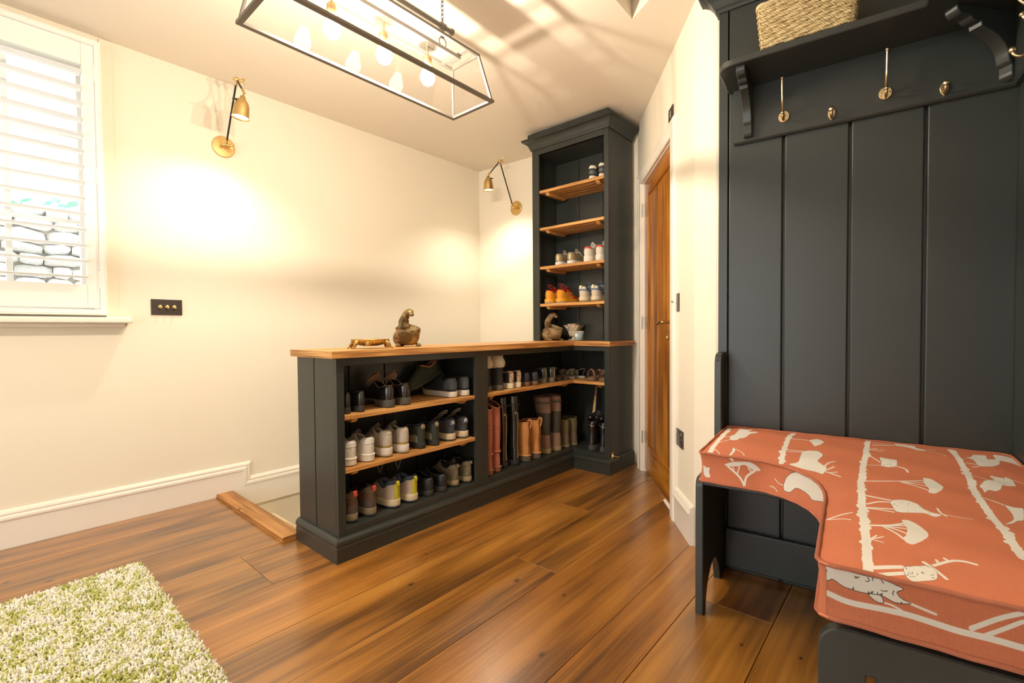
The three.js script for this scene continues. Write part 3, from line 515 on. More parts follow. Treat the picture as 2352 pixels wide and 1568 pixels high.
const P_frontStrokes = [[9,-39,540,-31,530,-10,526,17,519,51,523,93,527,128,523,161,520,193,523,228,522],[4,99,546,131,538],[3,66,536,78,536,97,526],[7,227,576,207,563,173,530],[6,227,562,208,543,187,524]];
const P_sideFills = [[69,550,82,559,100,566,144,574,161,567,178,551,172,547,155,547,132,561,124,559,116,554,96,550,80,548],[247,506,244,522,253,549,268,565,296,581,328,591,379,599,743,688,571,607,760,633,815,658,395,528,358,517,341,524,312,527,285,528,266,506],[84,577,96,577,101,571,96,565],[3,540,14,532,27,533,22,520,29,503,18,499,7,506]];
const P_sideStrokes = [[6,82,547,109,528,126,506,130,495],[6,161,546,142,530,134,518,132,496],[3,96,550,100,540],[4,116,553,111,531],[4,142,551,151,541],[2,218,535,228,523,247,522],[2,204,508,216,509,228,498]];
{
  const t = inBench('bench_cushion', 'terracotta L-shaped bench cushion printed with cream animals and trees', 'cushion');
  const out = [[2.083, -0.372], ...bez([1.664, -0.385], [1.65, -0.385], [1.65, -0.371], 4), ...bez([1.648, -0.2], [1.61, -0.028], [1.36, -0.024], 18), ...bez([1.012, -0.03], [0.99, -0.03], [0.99, -0.008], 5), [0.99, 0.43], ...bez([2.06, 0.441], [2.083, 0.441], [2.083, 0.42], 4)];
  // resample evenly
  const curve = []; for (let i = 0; i < out.length; i++) { const a = out[i], b = out[(i + 1) % out.length], L = Math.hypot(b[0] - a[0], b[1] - a[1]), n = Math.max(1, Math.round(L / 0.03)); for (let k = 0; k < n; k++) curve.push([lerp(a[0], b[0], k / n), lerp(a[1], b[1], k / n)]); }
  const topY = (lx) => 0.58 + 0.016 * smooth(1.62, 2.08, lx), yb = 0.486;
  const mapLx = (x) => (x > 1650 ? 1650 + (x - 1650) * 0.805 : x);
  const BG = '#e2855f', CREAM = '#fbf6ea', INK = '#3d3530';
  const linen = (c, W, H, k) => { for (let i = 0; i < 9000; i++) { const h = rnd() > 0.5, l = rr(6, 40) * k; c.fillStyle = rnd() > 0.5 ? 'rgba(235,150,105,0.10)' : 'rgba(120,40,20,0.07)'; const x = rnd() * W, y = rnd() * H; if (h) c.fillRect(x, y, l, 1 * k); else c.fillRect(x, y, 1 * k, l); } };
  const poly = (c, p, f) => {                                                       // corners kept, their tips barely rounded
    const n = p.length / 2, at = (i) => f(p[2 * ((i + n) % n)], p[2 * ((i + n) % n) + 1]);
    c.beginPath(); for (let i = 0; i < n; i++) { const a = at(i - 1), b = at(i), d = at(i + 1), k = 0.3, s = [lerp(b[0], a[0], k), lerp(b[1], a[1], k)], e = [lerp(b[0], d[0], k), lerp(b[1], d[1], k)]; if (!i) c.moveTo(...s); else c.lineTo(...s); c.quadraticCurveTo(b[0], b[1], e[0], e[1]); } c.closePath();
  };
  const line = (c, p, f, w) => { c.lineWidth = w; c.lineCap = 'round'; c.lineJoin = 'round'; c.beginPath(); const n = p.length / 2; c.moveTo(...f(p[0], p[1])); for (let i = 1; i < n; i++) { const q = f(p[2 * i], p[2 * i + 1]); if (i < n - 1) { const z = f(p[2 * i + 2], p[2 * i + 3]); c.quadraticCurveTo(q[0], q[1], (q[0] + z[0]) / 2, (q[1] + z[1]) / 2); } else c.lineTo(...q); } c.stroke(); };
  const marks = (c, p, f, n, k) => { let x0 = 1e9, x1 = -1e9, y0 = 1e9, y1 = -1e9; for (let i = 0; i < p.length; i += 2) { const q = f(p[i], p[i + 1]); x0 = Math.min(x0, q[0]); x1 = Math.max(x1, q[0]); y0 = Math.min(y0, q[1]); y1 = Math.max(y1, q[1]); } c.save(); poly(c, p, f); c.clip(); c.strokeStyle = 'rgba(70,60,52,0.75)'; c.lineWidth = 1.6 * k; for (let i = 0; i < n; i++) { const x = rr(x0, x1), y = rr(y0, y1); c.beginPath(); c.moveTo(x, y); c.quadraticCurveTo(x + rr(-6, 6) * k, y + rr(2, 8) * k, x + rr(-4, 10) * k, y + rr(-3, 9) * k); c.stroke(); } c.restore(); };
  const S = 2048, u0 = 0.95, uS = 1.2, v0 = -0.45, vS = 0.95;
  const top = canvasTex(S, S, (c) => {
    c.fillStyle = BG; c.fillRect(0, 0, S, S); linen(c, S, S, 1.6);
    const f = (x, z) => [((mapLx(x) / 1000 - u0) / uS) * S, (1 - (z / 1000 - v0) / vS) * S], mm = S / 1000 / uS * 1;
    c.strokeStyle = CREAM; c.fillStyle = CREAM;
    for (const p of P_vines) {
      line(c, p, f, 15 * mm * 1.2);
      for (let i = 0; i < p.length - 2; i += 2) for (let k = 0; k < 5; k++) { const a = f(lerp(p[i], p[i + 2], k / 5), lerp(p[i + 1], p[i + 3], k / 5)); c.beginPath(); c.ellipse(a[0], a[1] + rr(-5, 5) * mm, rr(9, 20) * mm, rr(6, 12) * mm, rr(-0.3, 0.3), 0, 7); c.fill(); }
    }
    for (const s of P_strokes) line(c, s.slice(1), f, s[0] * 0.62 * mm + 1.4);
    P_fills.forEach((p, i) => { poly(c, p, f); c.fill(); if (![0, 1, 10].includes(i)) { c.strokeStyle = 'rgba(80,66,56,0.55)'; c.lineWidth = 1.5; c.stroke(); c.strokeStyle = CREAM; } if ([2, 3, 4, 6, 8].includes(i)) marks(c, p, f, 26, 1.1); });
    // the same print carries on where the cloth is out of the picture
    const shift = (p, dx, dz) => p.map((v, i) => v + (i % 2 ? dz : dx));
    for (const [dx, dz] of [[-40, 235], [60, 440]]) { for (const i of [2, 3, 4]) { const q = shift(P_fills[i], dx, dz); if (q[1] > 330) { poly(c, q, f); c.fill(); marks(c, q, f, 20, 1.1); } } }
  });
  const band = (length, W, fills, strokes, u1) => canvasTex(W, 128 * 2, (c, w, h) => {
    c.fillStyle = BG; c.fillRect(0, 0, w, h); linen(c, w, h, 1);
    const f = (x, y) => [((x / 1000 - u1) / length) * w, (1 - (y / 1000 - 0.47) / 0.14) * h], k = w / length / 1000;
    c.fillStyle = c.strokeStyle = CREAM;
    for (const s of strokes) line(c, s.slice(1), f, s[0] * k);
    fills.forEach((p, i) => { poly(c, p, f); c.fill(); c.strokeStyle = 'rgba(50,44,42,0.8)'; c.lineWidth = 1.1 * k; if (i === 1 || fills.length === 2) c.stroke(); c.strokeStyle = CREAM; if (fills.length === 2 && !i) marks(c, p, f, 30, k * 0.9); if (fills.length > 2 && i === 1) marks(c, p, f, 120, k * 0.45); });
  });
  const cloth = { roughness: 0.85, sheen: 0.25, sheenRoughness: 0.6, bumpMap: withRepeat(T_cloth, 0.03, 0.03), bumpScale: 0.0004 };
  const Mtop = phys({ ...cloth, map: top }), Mplain = phys({ ...cloth, color: new THREE.Color(0.68, 0.22, 0.115) });
  const Mside = phys({ ...cloth, map: band(0.93, 2048, P_sideFills, P_sideStrokes, -0.01) }), Mfront = phys({ ...cloth, map: band(0.5, 1024, P_frontFills, P_frontStrokes, -0.04) });
  // top: tessellated outline, crowned away from its edge
  const shape = new THREE.Shape(curve.map(([x, z]) => V2(x, z))), steiner = [];
  let g = new THREE.ShapeGeometry(shape);
  const edgeD = (x, z) => { let d = 9; for (let i = 0; i < curve.length; i++) { const a = curve[i], b = curve[(i + 1) % curve.length], ex = b[0] - a[0], ez = b[1] - a[1], k = clamp(((x - a[0]) * ex + (z - a[1]) * ez) / (ex * ex + ez * ez + 1e-12), 0, 1); d = Math.min(d, Math.hypot(x - a[0] - ex * k, z - a[1] - ez * k)); } return d; };
  let tri = []; { const q = g.toNonIndexed().attributes.position; for (let i = 0; i < q.count; i++) tri.push([q.getX(i), q.getY(i)]); }
  for (let pass = 0; pass < 14; pass++) { const n = []; let split = false; for (let i = 0; i < tri.length; i += 3) { const T = [tri[i], tri[i + 1], tri[i + 2]]; let m = 0, at = 0; for (let k = 0; k < 3; k++) { const L = Math.hypot(T[k][0] - T[(k + 1) % 3][0], T[k][1] - T[(k + 1) % 3][1]); if (L > m) { m = L; at = k; } } if (m > 0.032) { split = true; const a = T[at], b = T[(at + 1) % 3], c = T[(at + 2) % 3], mid = [(a[0] + b[0]) / 2, (a[1] + b[1]) / 2]; n.push(a, mid, c, mid, b, c); } else n.push(...T); } tri = n; if (!split) break; }
  const pos = [], uv = [];
  for (const [x, z] of tri) { const d = edgeD(x, z); pos.push(x, topY(x) + 0.012 * (1 - Math.exp(-d / 0.07)) + 0.0016 * Math.sin(x * 31 + z * 17) * smooth(0, 0.08, d), z); uv.push((x - u0) / uS, (z - v0) / vS); }
  let tg = new THREE.BufferGeometry(); tg.setAttribute('position', new THREE.Float32BufferAttribute(pos, 3)); tg.setAttribute('uv', new THREE.Float32BufferAttribute(uv, 2));
  tg = mergeVertices(tg, 1e-5); tg.computeVertexNormals(); { const n = tg.attributes.normal; let s = 0; for (let i = 0; i < n.count; i++) s += n.getY(i); if (s < 0) { const ix = tg.index.array; for (let i = 0; i < ix.length; i += 3) { const q = ix[i]; ix[i] = ix[i + 1]; ix[i + 1] = q; } tg.computeVertexNormals(); } }
  obj('top_panel', tg, Mtop, t);
  // boxing: side strip from the front-left corner round the curve, front strip, the rest
  const cut = (test) => { let a = curve.findIndex((p, i) => test(p, i)); return a; };
  const iA = curve.findIndex(([x, z]) => x <= 1.652 && z < -0.3), iB = curve.findIndex(([x, z], i) => i > iA && x < 1.0 && z > -0.02), iC = curve.findIndex(([x, z], i) => i > iB && z > 0.43);
  const strip = (idx, len0) => { const rows = [[], [], [], [], []]; let s = 0; const uvs = []; idx.forEach((i, k) => { const p = curve[i % curve.length], q = curve[(i + 1) % curve.length], o = curve[(i - 1 + curve.length) % curve.length], tx = q[0] - o[0], tz = q[1] - o[1], L = Math.hypot(tx, tz), nx = -tz / L * -1, nz = tx / L * -1; if (k) { const pr = curve[idx[k - 1] % curve.length]; s += Math.hypot(p[0] - pr[0], p[1] - pr[1]); } uvs.push(s); for (let r = 0; r < 5; r++) { const v = r / 4, b = 0.006 * Math.sin(v * Math.PI) * (1 + 0.25 * Math.sin(s * 47)); rows[r].push([p[0] + nx * b, lerp(yb, topY(p[0]), v), p[1] + nz * b]); } });
    const gg = skin(rows), U = gg.attributes.uv; for (let r = 0; r < 5; r++) for (let k = 0; k < idx.length; k++) U.setXY(r * idx.length + k, uvs[k] + len0, (rows[r][k][1] - 0.47) / 0.14); return gg; };
  const range = (a, b) => { const o = []; for (let i = a; i <= b; i++) o.push(i); return o; };
  const scaleU = (gg, L, u1) => { const U = gg.attributes.uv; for (let i = 0; i < U.count; i++) U.setX(i, (U.getX(i) - u1) / L); return gg; };
  obj('side_boxing', scaleU(strip(range(iA, iB), 0), 0.93, -0.01), Mside, t);
  { const gg = strip(range(iB, iC), 0), U = gg.attributes.uv, P = gg.attributes.position; for (let i = 0; i < U.count; i++) U.setX(i, (P.getZ(i) + 0.04) / 0.5); obj('front_boxing', gg, Mfront, t); }
  obj('back_boxing', [scaleU(strip(range(iC, curve.length), 0), 1, 0), scaleU(strip(range(0, iA), 0), 1, 0)], Mplain, t);
  obj('underside', new THREE.ShapeGeometry(shape).rotateX(Math.PI / 2).translate(0, yb, 0), Mplain, t);
  for (const k of [0, 1]) obj('piping', tube(curve.map(([x, z], i) => [x, (k ? topY(x) + 0.001 : yb + 0.001) + 0.0008 * Math.sin(i * 2.1), z]), 0.0042, curve.length * 2, 7, true), Mplain, t);
}
// ---------------------------------------------------------------- woven basket on the shelf
{
  const t = inBench('storage_basket', 'woven seagrass basket standing on the coat rack shelf', 'basket'); 
  const c = BW(1.955, -0.1); t.position.set(c[0], 1.971, c[1]);
  const seaTex = [[0.62, 0.46, 0.22], [0.72, 0.56, 0.3], [0.5, 0.36, 0.16], [0.66, 0.52, 0.26]].map((q) => std({ color: new THREE.Color(...q).multiplyScalar(0.85), roughness: 0.8 }));
  const hx = 0.082, hz = 0.132, H = 0.155, rows = 15, flare = (v) => 1 + 0.1 * v;
  const rect = (u, k, r = 0.02) => { const a = hx * k, b = hz * k, P = 2 * (2 * a + 2 * b); let d = ((u % 1) + 1) % 1 * P; const s = [[-a, -b, 1, 0, 2 * a], [a, -b, 0, 1, 2 * b], [a, b, -1, 0, 2 * a], [-a, b, 0, -1, 2 * b]]; for (const [x, z, dx, dz, L] of s) { if (d <= L) { let X = x + dx * d, Z = z + dz * d; const ox = Math.abs(X) - (a - r), oz = Math.abs(Z) - (b - r); if (ox > 0 && oz > 0) { const q = Math.hypot(ox, oz), kk = Math.min(1, r / q) ; X = Math.sign(X) * (a - r + ox * kk); Z = Math.sign(Z) * (b - r + oz * kk); } return [X, Z, dx, dz]; } d -= L; } return [-a, -b, 1, 0]; };
  const weave = [[], [], [], []];
  for (let i = 0; i < rows; i++) { const v = (i + 0.5) / rows, k = flare(v), n = 112; for (let j = 0; j < n; j++) { const u = (j + (i % 2) * 0.5) / n, [x, z, dx, dz] = rect(u, k); const g = new THREE.SphereGeometry(0.0062, 6, 4); g.scale(1.75, 0.62, 0.75); g.rotateZ(0.5 + rr(-0.14, 0.14)); g.rotateY(Math.atan2(-dz, dx)); const bulge = 0.0025 * Math.sin((j + i * 4) * 0.785); g.translate(x + dz * bulge, 0.006 + v * (H - 0.012), z - dx * bulge); weave[Math.floor(rnd() * 4)].push(g); } }
  weave.forEach((w, i) => { const m = obj('weave', w, seaTex[i], t); m.userData.kind = 'stuff'; });
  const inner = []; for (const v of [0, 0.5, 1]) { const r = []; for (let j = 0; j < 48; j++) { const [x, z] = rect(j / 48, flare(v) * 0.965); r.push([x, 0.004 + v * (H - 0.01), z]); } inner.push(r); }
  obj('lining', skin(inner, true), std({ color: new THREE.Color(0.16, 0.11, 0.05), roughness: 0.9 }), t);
  obj('base', box(-hx * 0.95, hx * 0.95, 0.002, 0.008, -hz * 0.95, hz * 0.95, 0.002), seaTex[2], t);
  const rim = []; for (let j = 0; j < 64; j++) { const [x, z] = rect(j / 64, flare(1)); rim.push([x, H - 0.002 + 0.001 * Math.sin(j * 1.9), z]); }
  obj('rim', tube(rim, 0.0068, 200, 7, true), seaTex[1], t);
}
// ---------------------------------------------------------------- lantern pendant
M.glow = new THREE.MeshStandardMaterial({ color: 0x000000, emissive: new THREE.Color(1, 0.86, 0.62), emissiveIntensity: 14 });
{
  const cx = 1.032, cz = -1.515, yb = 1.98, yt = 2.172;
  const t = thing('lantern_pendant', 'long glazed bronze lantern pendant with three glowing bulbs hanging by chains', 'pendant light', [cx, 0, cz]);
  const bx = 0.453, bz = 0.1215, tx = 0.415, tz = 0.082;
  const C = (s, q, top) => [s * (top ? tx : bx), top ? yt : yb, q * (top ? tz : bz)];
  const bar = (a, b, w, h, up) => { const A = V3(...a), B = V3(...b), d = B.clone().sub(A), L = d.length(), g = new RoundedBoxGeometry(w, h, L + w * 0.9, 1, 0.001); const z = d.normalize(), x = new THREE.Vector3().crossVectors(up ?? V3(0, 1, 0), z).normalize(), y = new THREE.Vector3().crossVectors(z, x); g.applyMatrix4(new THREE.Matrix4().makeBasis(x, y, z).setPosition(A.add(B).multiplyScalar(0.5))); return g; };
  const names = [];
  for (const q of [-1, 1]) { obj('bottom_bar', bar(C(-1, q, 0), C(1, q, 0), 0.018, 0.011), M.bronze, t); obj('top_bar', bar(C(-1, q, 1), C(1, q, 1), 0.012, 0.011), M.bronze, t); }
  for (const s of [-1, 1]) { obj('bottom_bar', bar(C(s, -1, 0), C(s, 1, 0), 0.0174, 0.0104), M.bronze, t); obj('top_bar', bar(C(s, -1, 1), C(s, 1, 1), 0.0114, 0.0104), M.bronze, t); for (const q of [-1, 1]) obj('corner_bar', bar(C(s, q, 0), C(s, q, 1), 0.01, 0.01, V3(1, 0, 0)), M.bronze, t); }
  const quad = (a, b, c, d) => { const g = new THREE.BufferGeometry(); g.setAttribute('position', new THREE.Float32BufferAttribute([...a, ...b, ...c, ...a, ...c, ...d], 3)); g.setAttribute('uv', new THREE.Float32BufferAttribute([0, 0, 1, 0, 1, 1, 0, 0, 1, 1, 0, 1], 2)); g.computeVertexNormals(); return g; };
  for (const q of [-1, 1]) obj('glass_pane', quad(C(-q, q, 0), C(q, q, 0), C(q, q, 1), C(-q, q, 1)), M.glass, t);
  for (const s of [-1, 1]) obj('glass_pane', quad(C(s, s, 0), C(s, -s, 0), C(s, -s, 1), C(s, s, 1)), M.glass, t);
  obj('plate', box(-0.36, 0.36, yt - 0.022, yt - 0.006, -0.032, 0.032, 0.002), M.bronze, t);
  for (const s of [-0.355, 0.355]) obj('strap', box(s - 0.01, s + 0.01, yt - 0.004, yt + 0.003, -tz, tz, 0.001), M.bronze, t);
  const y2 = 2.268;
  obj('rod', [rod([-0.335, y2, 0], [0.335, y2, 0], 0.0085, 0.0085, 16), ...[-1, 1].flatMap((s) => [rod([s * 0.333, y2, 0], [s * 0.343, y2, 0], 0.0135, 0.0135, 16), rod([s * 0.275, y2, 0], [s * 0.3, y2, 0], 0.0135, 0.0135, 16)])], M.bronze, t);
  for (const s of [-1, 1]) {
    obj('hanger', [rod([s * 0.287, y2, 0], [s * 0.287, y2 - 0.036, 0], 0.006), ball(s * 0.287, y2 - 0.04, 0, 0.009), new THREE.TorusGeometry(0.019, 0.002, 6, 20).translate(s * 0.287, y2 - 0.065, 0), rod([s * 0.287, yt - 0.01, 0], [s * 0.287, yt + 0.012, 0], 0.003), rod([s * 0.287, y2, 0], [s * 0.287, y2 + 0.034, 0], 0.004)], M.bronze, t);
    const ch = new THREE.Group(); ch.name = 'chain'; t.add(ch);
    for (let y = y2 + 0.04, i = 0; y < ceilY(cz) - 0.028; y += 0.0175, i++) { const g = new THREE.TorusGeometry(0.008, 0.0016, 6, 14); g.scale(0.72, 1.45, 1); if (i % 2) g.rotateY(Math.PI / 2); g.translate(s * 0.287, y, 0); obj('link', g, M.bronze, ch); }
    obj('ceiling_rose', lathe([[0, -0.02], [0.01, -0.02], [0.012, -0.014], [0.03, -0.01], [0.034, 0], [0, 0.004]], 24).translate(s * 0.287, ceilY(cz) - 0.0005, 0), M.bronze, t);
  }
  for (const x of [-0.205, 0, 0.205]) {
    obj('lamp_holder', [rod([x, yt - 0.02, 0], [x, 2.112, 0], 0.0042), lathe([[0, 0], [0.017, 0], [0.0175, 0.03], [0.012, 0.036], [0.005, 0.04], [0, 0.04]], 20).translate(x, 2.074, 0)], M.brassDark, t);
    obj('bulb', lathe([[0.013, 0.03], [0.014, 0.012], [0.021, -0.008], [0.0295, -0.028], [0.03, -0.042], [0.022, -0.058], [0.01, -0.066], [0, -0.067]], 24).translate(x, 2.06, 0), M.glow, t);
    const l = new THREE.PointLight(BULB_COLOR, BULB); l.position.set(x, 2.03, 0); l.shadow.radius = 0.45; l.castShadow = true; l.name = 'bulb_light'; t.add(l);
  }
}
// ---------------------------------------------------------------- jointed brass wall lamps
M.glowSpot = new THREE.MeshStandardMaterial({ color: 0x000000, emissive: new THREE.Color(1, 0.9, 0.68), emissiveIntensity: 12 });
function wallLamp(label, root, outDir, knuckle, elbow, bottom, tilt, sw) {
  const t = thing('wall_lamp', label, 'wall lamp', [0, 0, 0], 0, 'brass swing-arm wall lamps'); t.position.set(...root);
  const r = V3(...root), rel = (p) => V3(...p).sub(r), N = V3(...outDir), k = rel(knuckle), e = rel(elbow), b = rel(bottom);
  const q = new THREE.Quaternion().setFromUnitVectors(V3(0, 1, 0), N);
  obj('wall_plate', lathe([[0, 0], [0.06, 0], [0.0625, 0.003], [0.0625, 0.012], [0.059, 0.015], [0, 0.016]], 48).applyQuaternion(q), M.brass, t);
  const p0 = N.clone().multiplyScalar(0.016), p1 = N.clone().multiplyScalar(0.05), side = new THREE.Vector3().crossVectors(V3(0, 1, 0), N);
  const A = (v) => v.toArray(), add = (v, w, s) => v.clone().addScaledVector(w, s);
  obj('base_joint', [rod(A(p0), A(p1), 0.009), capsuleRod(A(add(p1, side, -0.016)), A(add(p1, side, 0.018)), 0.0085), rod(A(p1), A(add(p1, k.clone().sub(p1).normalize(), 0.03)), 0.007)], M.brass, t);
  const wing = (c, d, u) => [-1, 1].map((s) => { const g = new THREE.SphereGeometry(0.009, 12, 8); g.scale(1.5, 0.85, 0.25); const f = add(c, d, 0.012); g.applyQuaternion(new THREE.Quaternion().setFromUnitVectors(V3(1, 0, 0), d.clone().addScaledVector(u, s * 0.8).normalize())); const w = f.addScaledVector(u, s * 0.01); g.translate(w.x, w.y, w.z); return g; });
  obj('wing_nut', wing(add(p1, side, 0.022), side, V3(0, 1, 0)), M.brass, t);
  obj('arm', rod(A(add(p1, k.clone().sub(p1).normalize(), 0.026)), A(k), 0.0052), M.blackMetal, t);
  obj('knuckle', [ball(k.x, k.y, k.z, 0.013), rod(A(add(k, side, -0.018)), A(add(k, side, 0.018)), 0.008), rod(A(k), A(add(k, p1.clone().sub(k).normalize(), 0.03)), 0.0075)], M.brass, t);
  obj('wing_nut', wing(add(k, side, 0.02), side, V3(0, 1, 0)), M.brass, t);
  obj('arm', rod(A(k), A(e), 0.0046), M.blackMetal, t);
  const axis = V3(...tilt).normalize(), top = add(b, axis, 0.112), dir = e.clone().sub(k).normalize();
  obj('shade_joint', [rod(A(add(e, dir, -0.028)), A(e), 0.0072), ball(e.x, e.y, e.z, 0.008), rod(A(e), A(top), 0.005, 0.006)], M.brass, t);
  const q2 = new THREE.Quaternion().setFromUnitVectors(V3(0, 1, 0), axis);
  const prof = [[0, 0.116], [0.013, 0.116], [0.0145, 0.106], [0.019, 0.1], [0.03, 0.085], [0.0375, 0.064], [0.0405, 0.03], [0.0415, 0.004], [0.045, 0], [0.043, 0.0005], [0.0395, 0.006], [0.038, 0.03], [0.035, 0.062], [0.027, 0.083], [0, 0.092]];
  const sh = obj('shade', lathe(prof, 40).applyQuaternion(q2).translate(b.x, b.y, b.z), M.brassBrushed ??= std({ color: new THREE.Color(0.66, 0.46, 0.2), metalness: 1, roughness: 0.38 }), t);
  obj('switch', rod(A(add(b, axis, 0.1)), A(add(b, axis, 0.088).addScaledVector(side, 0.048 * sw)), 0.004, 0.0055), M.blackMetal, t);
  obj('bulb', lathe([[0, 0], [0.034, 0.001], [0.0365, 0.012], [0, 0.03]], 28).applyQuaternion(q2).translate(...A(add(b, axis, 0.008))), M.glowSpot, t);
  const l = new THREE.SpotLight(SPOT_COLOR, SPOT, 0, R(68), 0.6); l.position.copy(add(b, axis, 0.004)); l.target.position.copy(add(b, axis, -1)); l.castShadow = true; l.shadow.radius = 0.8; l.name = 'bulb_light'; t.add(l, l.target);
}
wallLamp('brass swing-arm lamp on the long wall beside the shuttered window', [1.03, 2.123, ZL], [0, 0, 1], [1.014, 2.422, -2.92], [1.022, 2.325, -2.84], [0.99, 2.168, -2.81], [0.1, 1, 0.08], -1);
wallLamp('brass swing-arm lamp on the end wall beside the tall shelves', [XF, 2.09, -2.735], [-1, 0, 0], [2.966, 2.428, -2.694], [2.885, 2.31, -2.745], [2.857, 2.164, -2.722], [-0.05, 1, 0], 1);
// ---------------------------------------------------------------- footwear: heel at the origin, toe towards -z
const mats = new Map();
function mat(r, g, b, rough = 0.7, extra = {}) {
  const k = JSON.stringify([r, g, b, rough, extra.kind ?? '', extra.metalness ?? 0]);
  if (!mats.has(k)) {
    const { kind, ...rest } = extra, o = { color: new THREE.Color(r, g, b), roughness: rough, ...rest };
    if (kind === 'knit') Object.assign(o, { bumpMap: withRepeat(T_cloth, 0.05, 0.05), bumpScale: 0.0003 });
    else if (kind === 'suede') Object.assign(o, { bumpMap: withRepeat(T_fine, 0.3, 0.3), bumpScale: 0.0004 });
    else if (kind === 'leather') Object.assign(o, { bumpMap: withRepeat(T_fine, 0.6, 0.6), bumpScale: 0.0002 });
    mats.set(k, kind === 'patent' ? phys({ ...o, clearcoat: 0.7, clearcoatRoughness: 0.12 }) : std(o));
  }
  return mats.get(k);
}
const prof = (pts) => (t) => { for (let i = 1; i < pts.length; i++) if (t <= pts[i][0]) { const [a, b] = pts[i - 1], [c, d] = pts[i]; const k = clamp((t - a) / (c - a), 0, 1); return lerp(b, d, k * k * (3 - 2 * k)); } return pts[pts.length - 1][1]; };
const widthAt = prof([[0, 0], [0.02, 0.17], [0.06, 0.27], [0.12, 0.325], [0.22, 0.345], [0.4, 0.365], [0.55, 0.41], [0.7, 0.455], [0.82, 0.435], [0.91, 0.345], [0.965, 0.22], [1, 0]]);
// plan outline, heel -> left side -> toe -> right side; [side, t]
const RING = []; { const ts = [0, 0.012, 0.04, 0.08, 0.13, 0.2, 0.28, 0.36, 0.44, 0.52, 0.6, 0.68, 0.76, 0.83, 0.89, 0.935, 0.97, 0.992, 1]; for (const t of ts) RING.push([-1, t]); for (const t of ts.slice(1, -1).reverse()) RING.push([1, t]); }
const outlinePt = (s, t, L, W, k = 1, grow = 0) => [s * (widthAt(t) * W * k + (t > 0 && t < 1 ? grow : 0)), -(t * L) + (t < 0.03 ? grow : t > 0.97 ? -grow : 0)];
function soleGeo(L, W, h0, h1, grow, spring = 0.012, y0 = 0, heel = 0) {           // from y0 + h0 to y0 + h1
  const rows = [[], [], [], []], lift = (t) => spring * Math.max(0, (t - 0.72) / 0.28) ** 2, arch = (t) => heel * smooth(0.3, 0.36, t) * (1 - 0.9 * smooth(0.5, 0.62, t));
  for (const [s, t] of RING) { [[h0 + 0.002, grow - 0.002], [h0 + 0.005, grow], [h1 - 0.002, grow + 0.0005], [h1, grow - 0.002]].forEach(([h, gq], r) => { const [x, z] = outlinePt(s, t, L, W, 1, gq); rows[r].push([x, y0 + h + lift(t) + (r < 2 ? Math.min(arch(t), h1 - h0 - 0.004) : 0), z]); }); }
  const g = skin(rows, true, true), caps = [];
  for (const r of [0, 3]) { const R0 = rows[r], n = R0.length, pos = []; for (let i = 0; i < n / 2; i++) { const a = R0[i], b = R0[(i + 1)], c = R0[(n - i) % n], d = R0[(n - i - 1) % n]; pos.push(...a, ...b, ...c, ...b, ...d, ...c); } const q = new THREE.BufferGeometry(); q.setAttribute('position', new THREE.Float32BufferAttribute(pos, 3)); q.computeVertexNormals(); caps.push(q); }
  return merge([g, ...caps]);
}
function lowShoe(o) {                                                               // -> {surface, opening} helpers on the given last
  const { L, W, sole, heelH, dip = 0.012, vampH, toeH, throat = 0.46, open = 0.74, lean = 0.008, spring = 0.012, square = 1 } = o;
  const H = prof([[0, heelH], [0.1, heelH - 0.002], [0.26, heelH - dip], [throat - 0.03, vampH], [throat + 0.02, vampH], [0.66, lerp(vampH, toeH, 0.55)], [0.84, toeH], [0.95, lerp(sole + spring, toeH, 0.75)], [1, sole + spring + 0.012]]);
  const lift = (t) => spring * Math.max(0, (t - 0.72) / 0.28) ** 2;
  const gap = (t) => (t < throat ? widthAt(Math.max(t, 0.1)) * W * open * Math.sqrt(Math.max(0, 1 - (t / throat) ** 5)) * smooth(-0.02, 0.09, t) : 0);
  const S = (s, t) => [s * gap(t), H(t), t < 0.1 ? -lerp(lean, 0.1 * L, smooth(0, 0.1, t)) : -Math.min(t, 0.97) * L];
  const P = (s, t, v, off = 0) => {
    const [px, pz] = outlinePt(s, t, L, W, 0.97), a = S(s, t), y0 = sole + lift(t) - 0.003, p = (v * Math.PI) / 2, c = Math.pow(Math.cos(p), t < throat ? 0.7 * square : 0.85), q = Math.sin(p);
    const bulge = t < 0.3 ? 0.004 * Math.sin(v * Math.PI) : 0;
    const x = a[0] + (px - a[0]) * c, y = y0 + (a[1] - y0) * q, z = a[2] + (pz - a[2]) * c;
    const nx = s * Math.min(1, t * 14) * c, nz = (t < 0.07 ? 1 - t / 0.07 : t > 0.93 ? -(t - 0.93) / 0.07 : 0) * c, ny = t > throat ? q : 0.15, n = Math.hypot(nx, ny, nz) || 1;
    return [x + (nx / n) * (off + bulge), y + (ny / n) * off, z + (nz / n) * (off + bulge)];
  };
  return { S, P, H, gap, ...o };
}
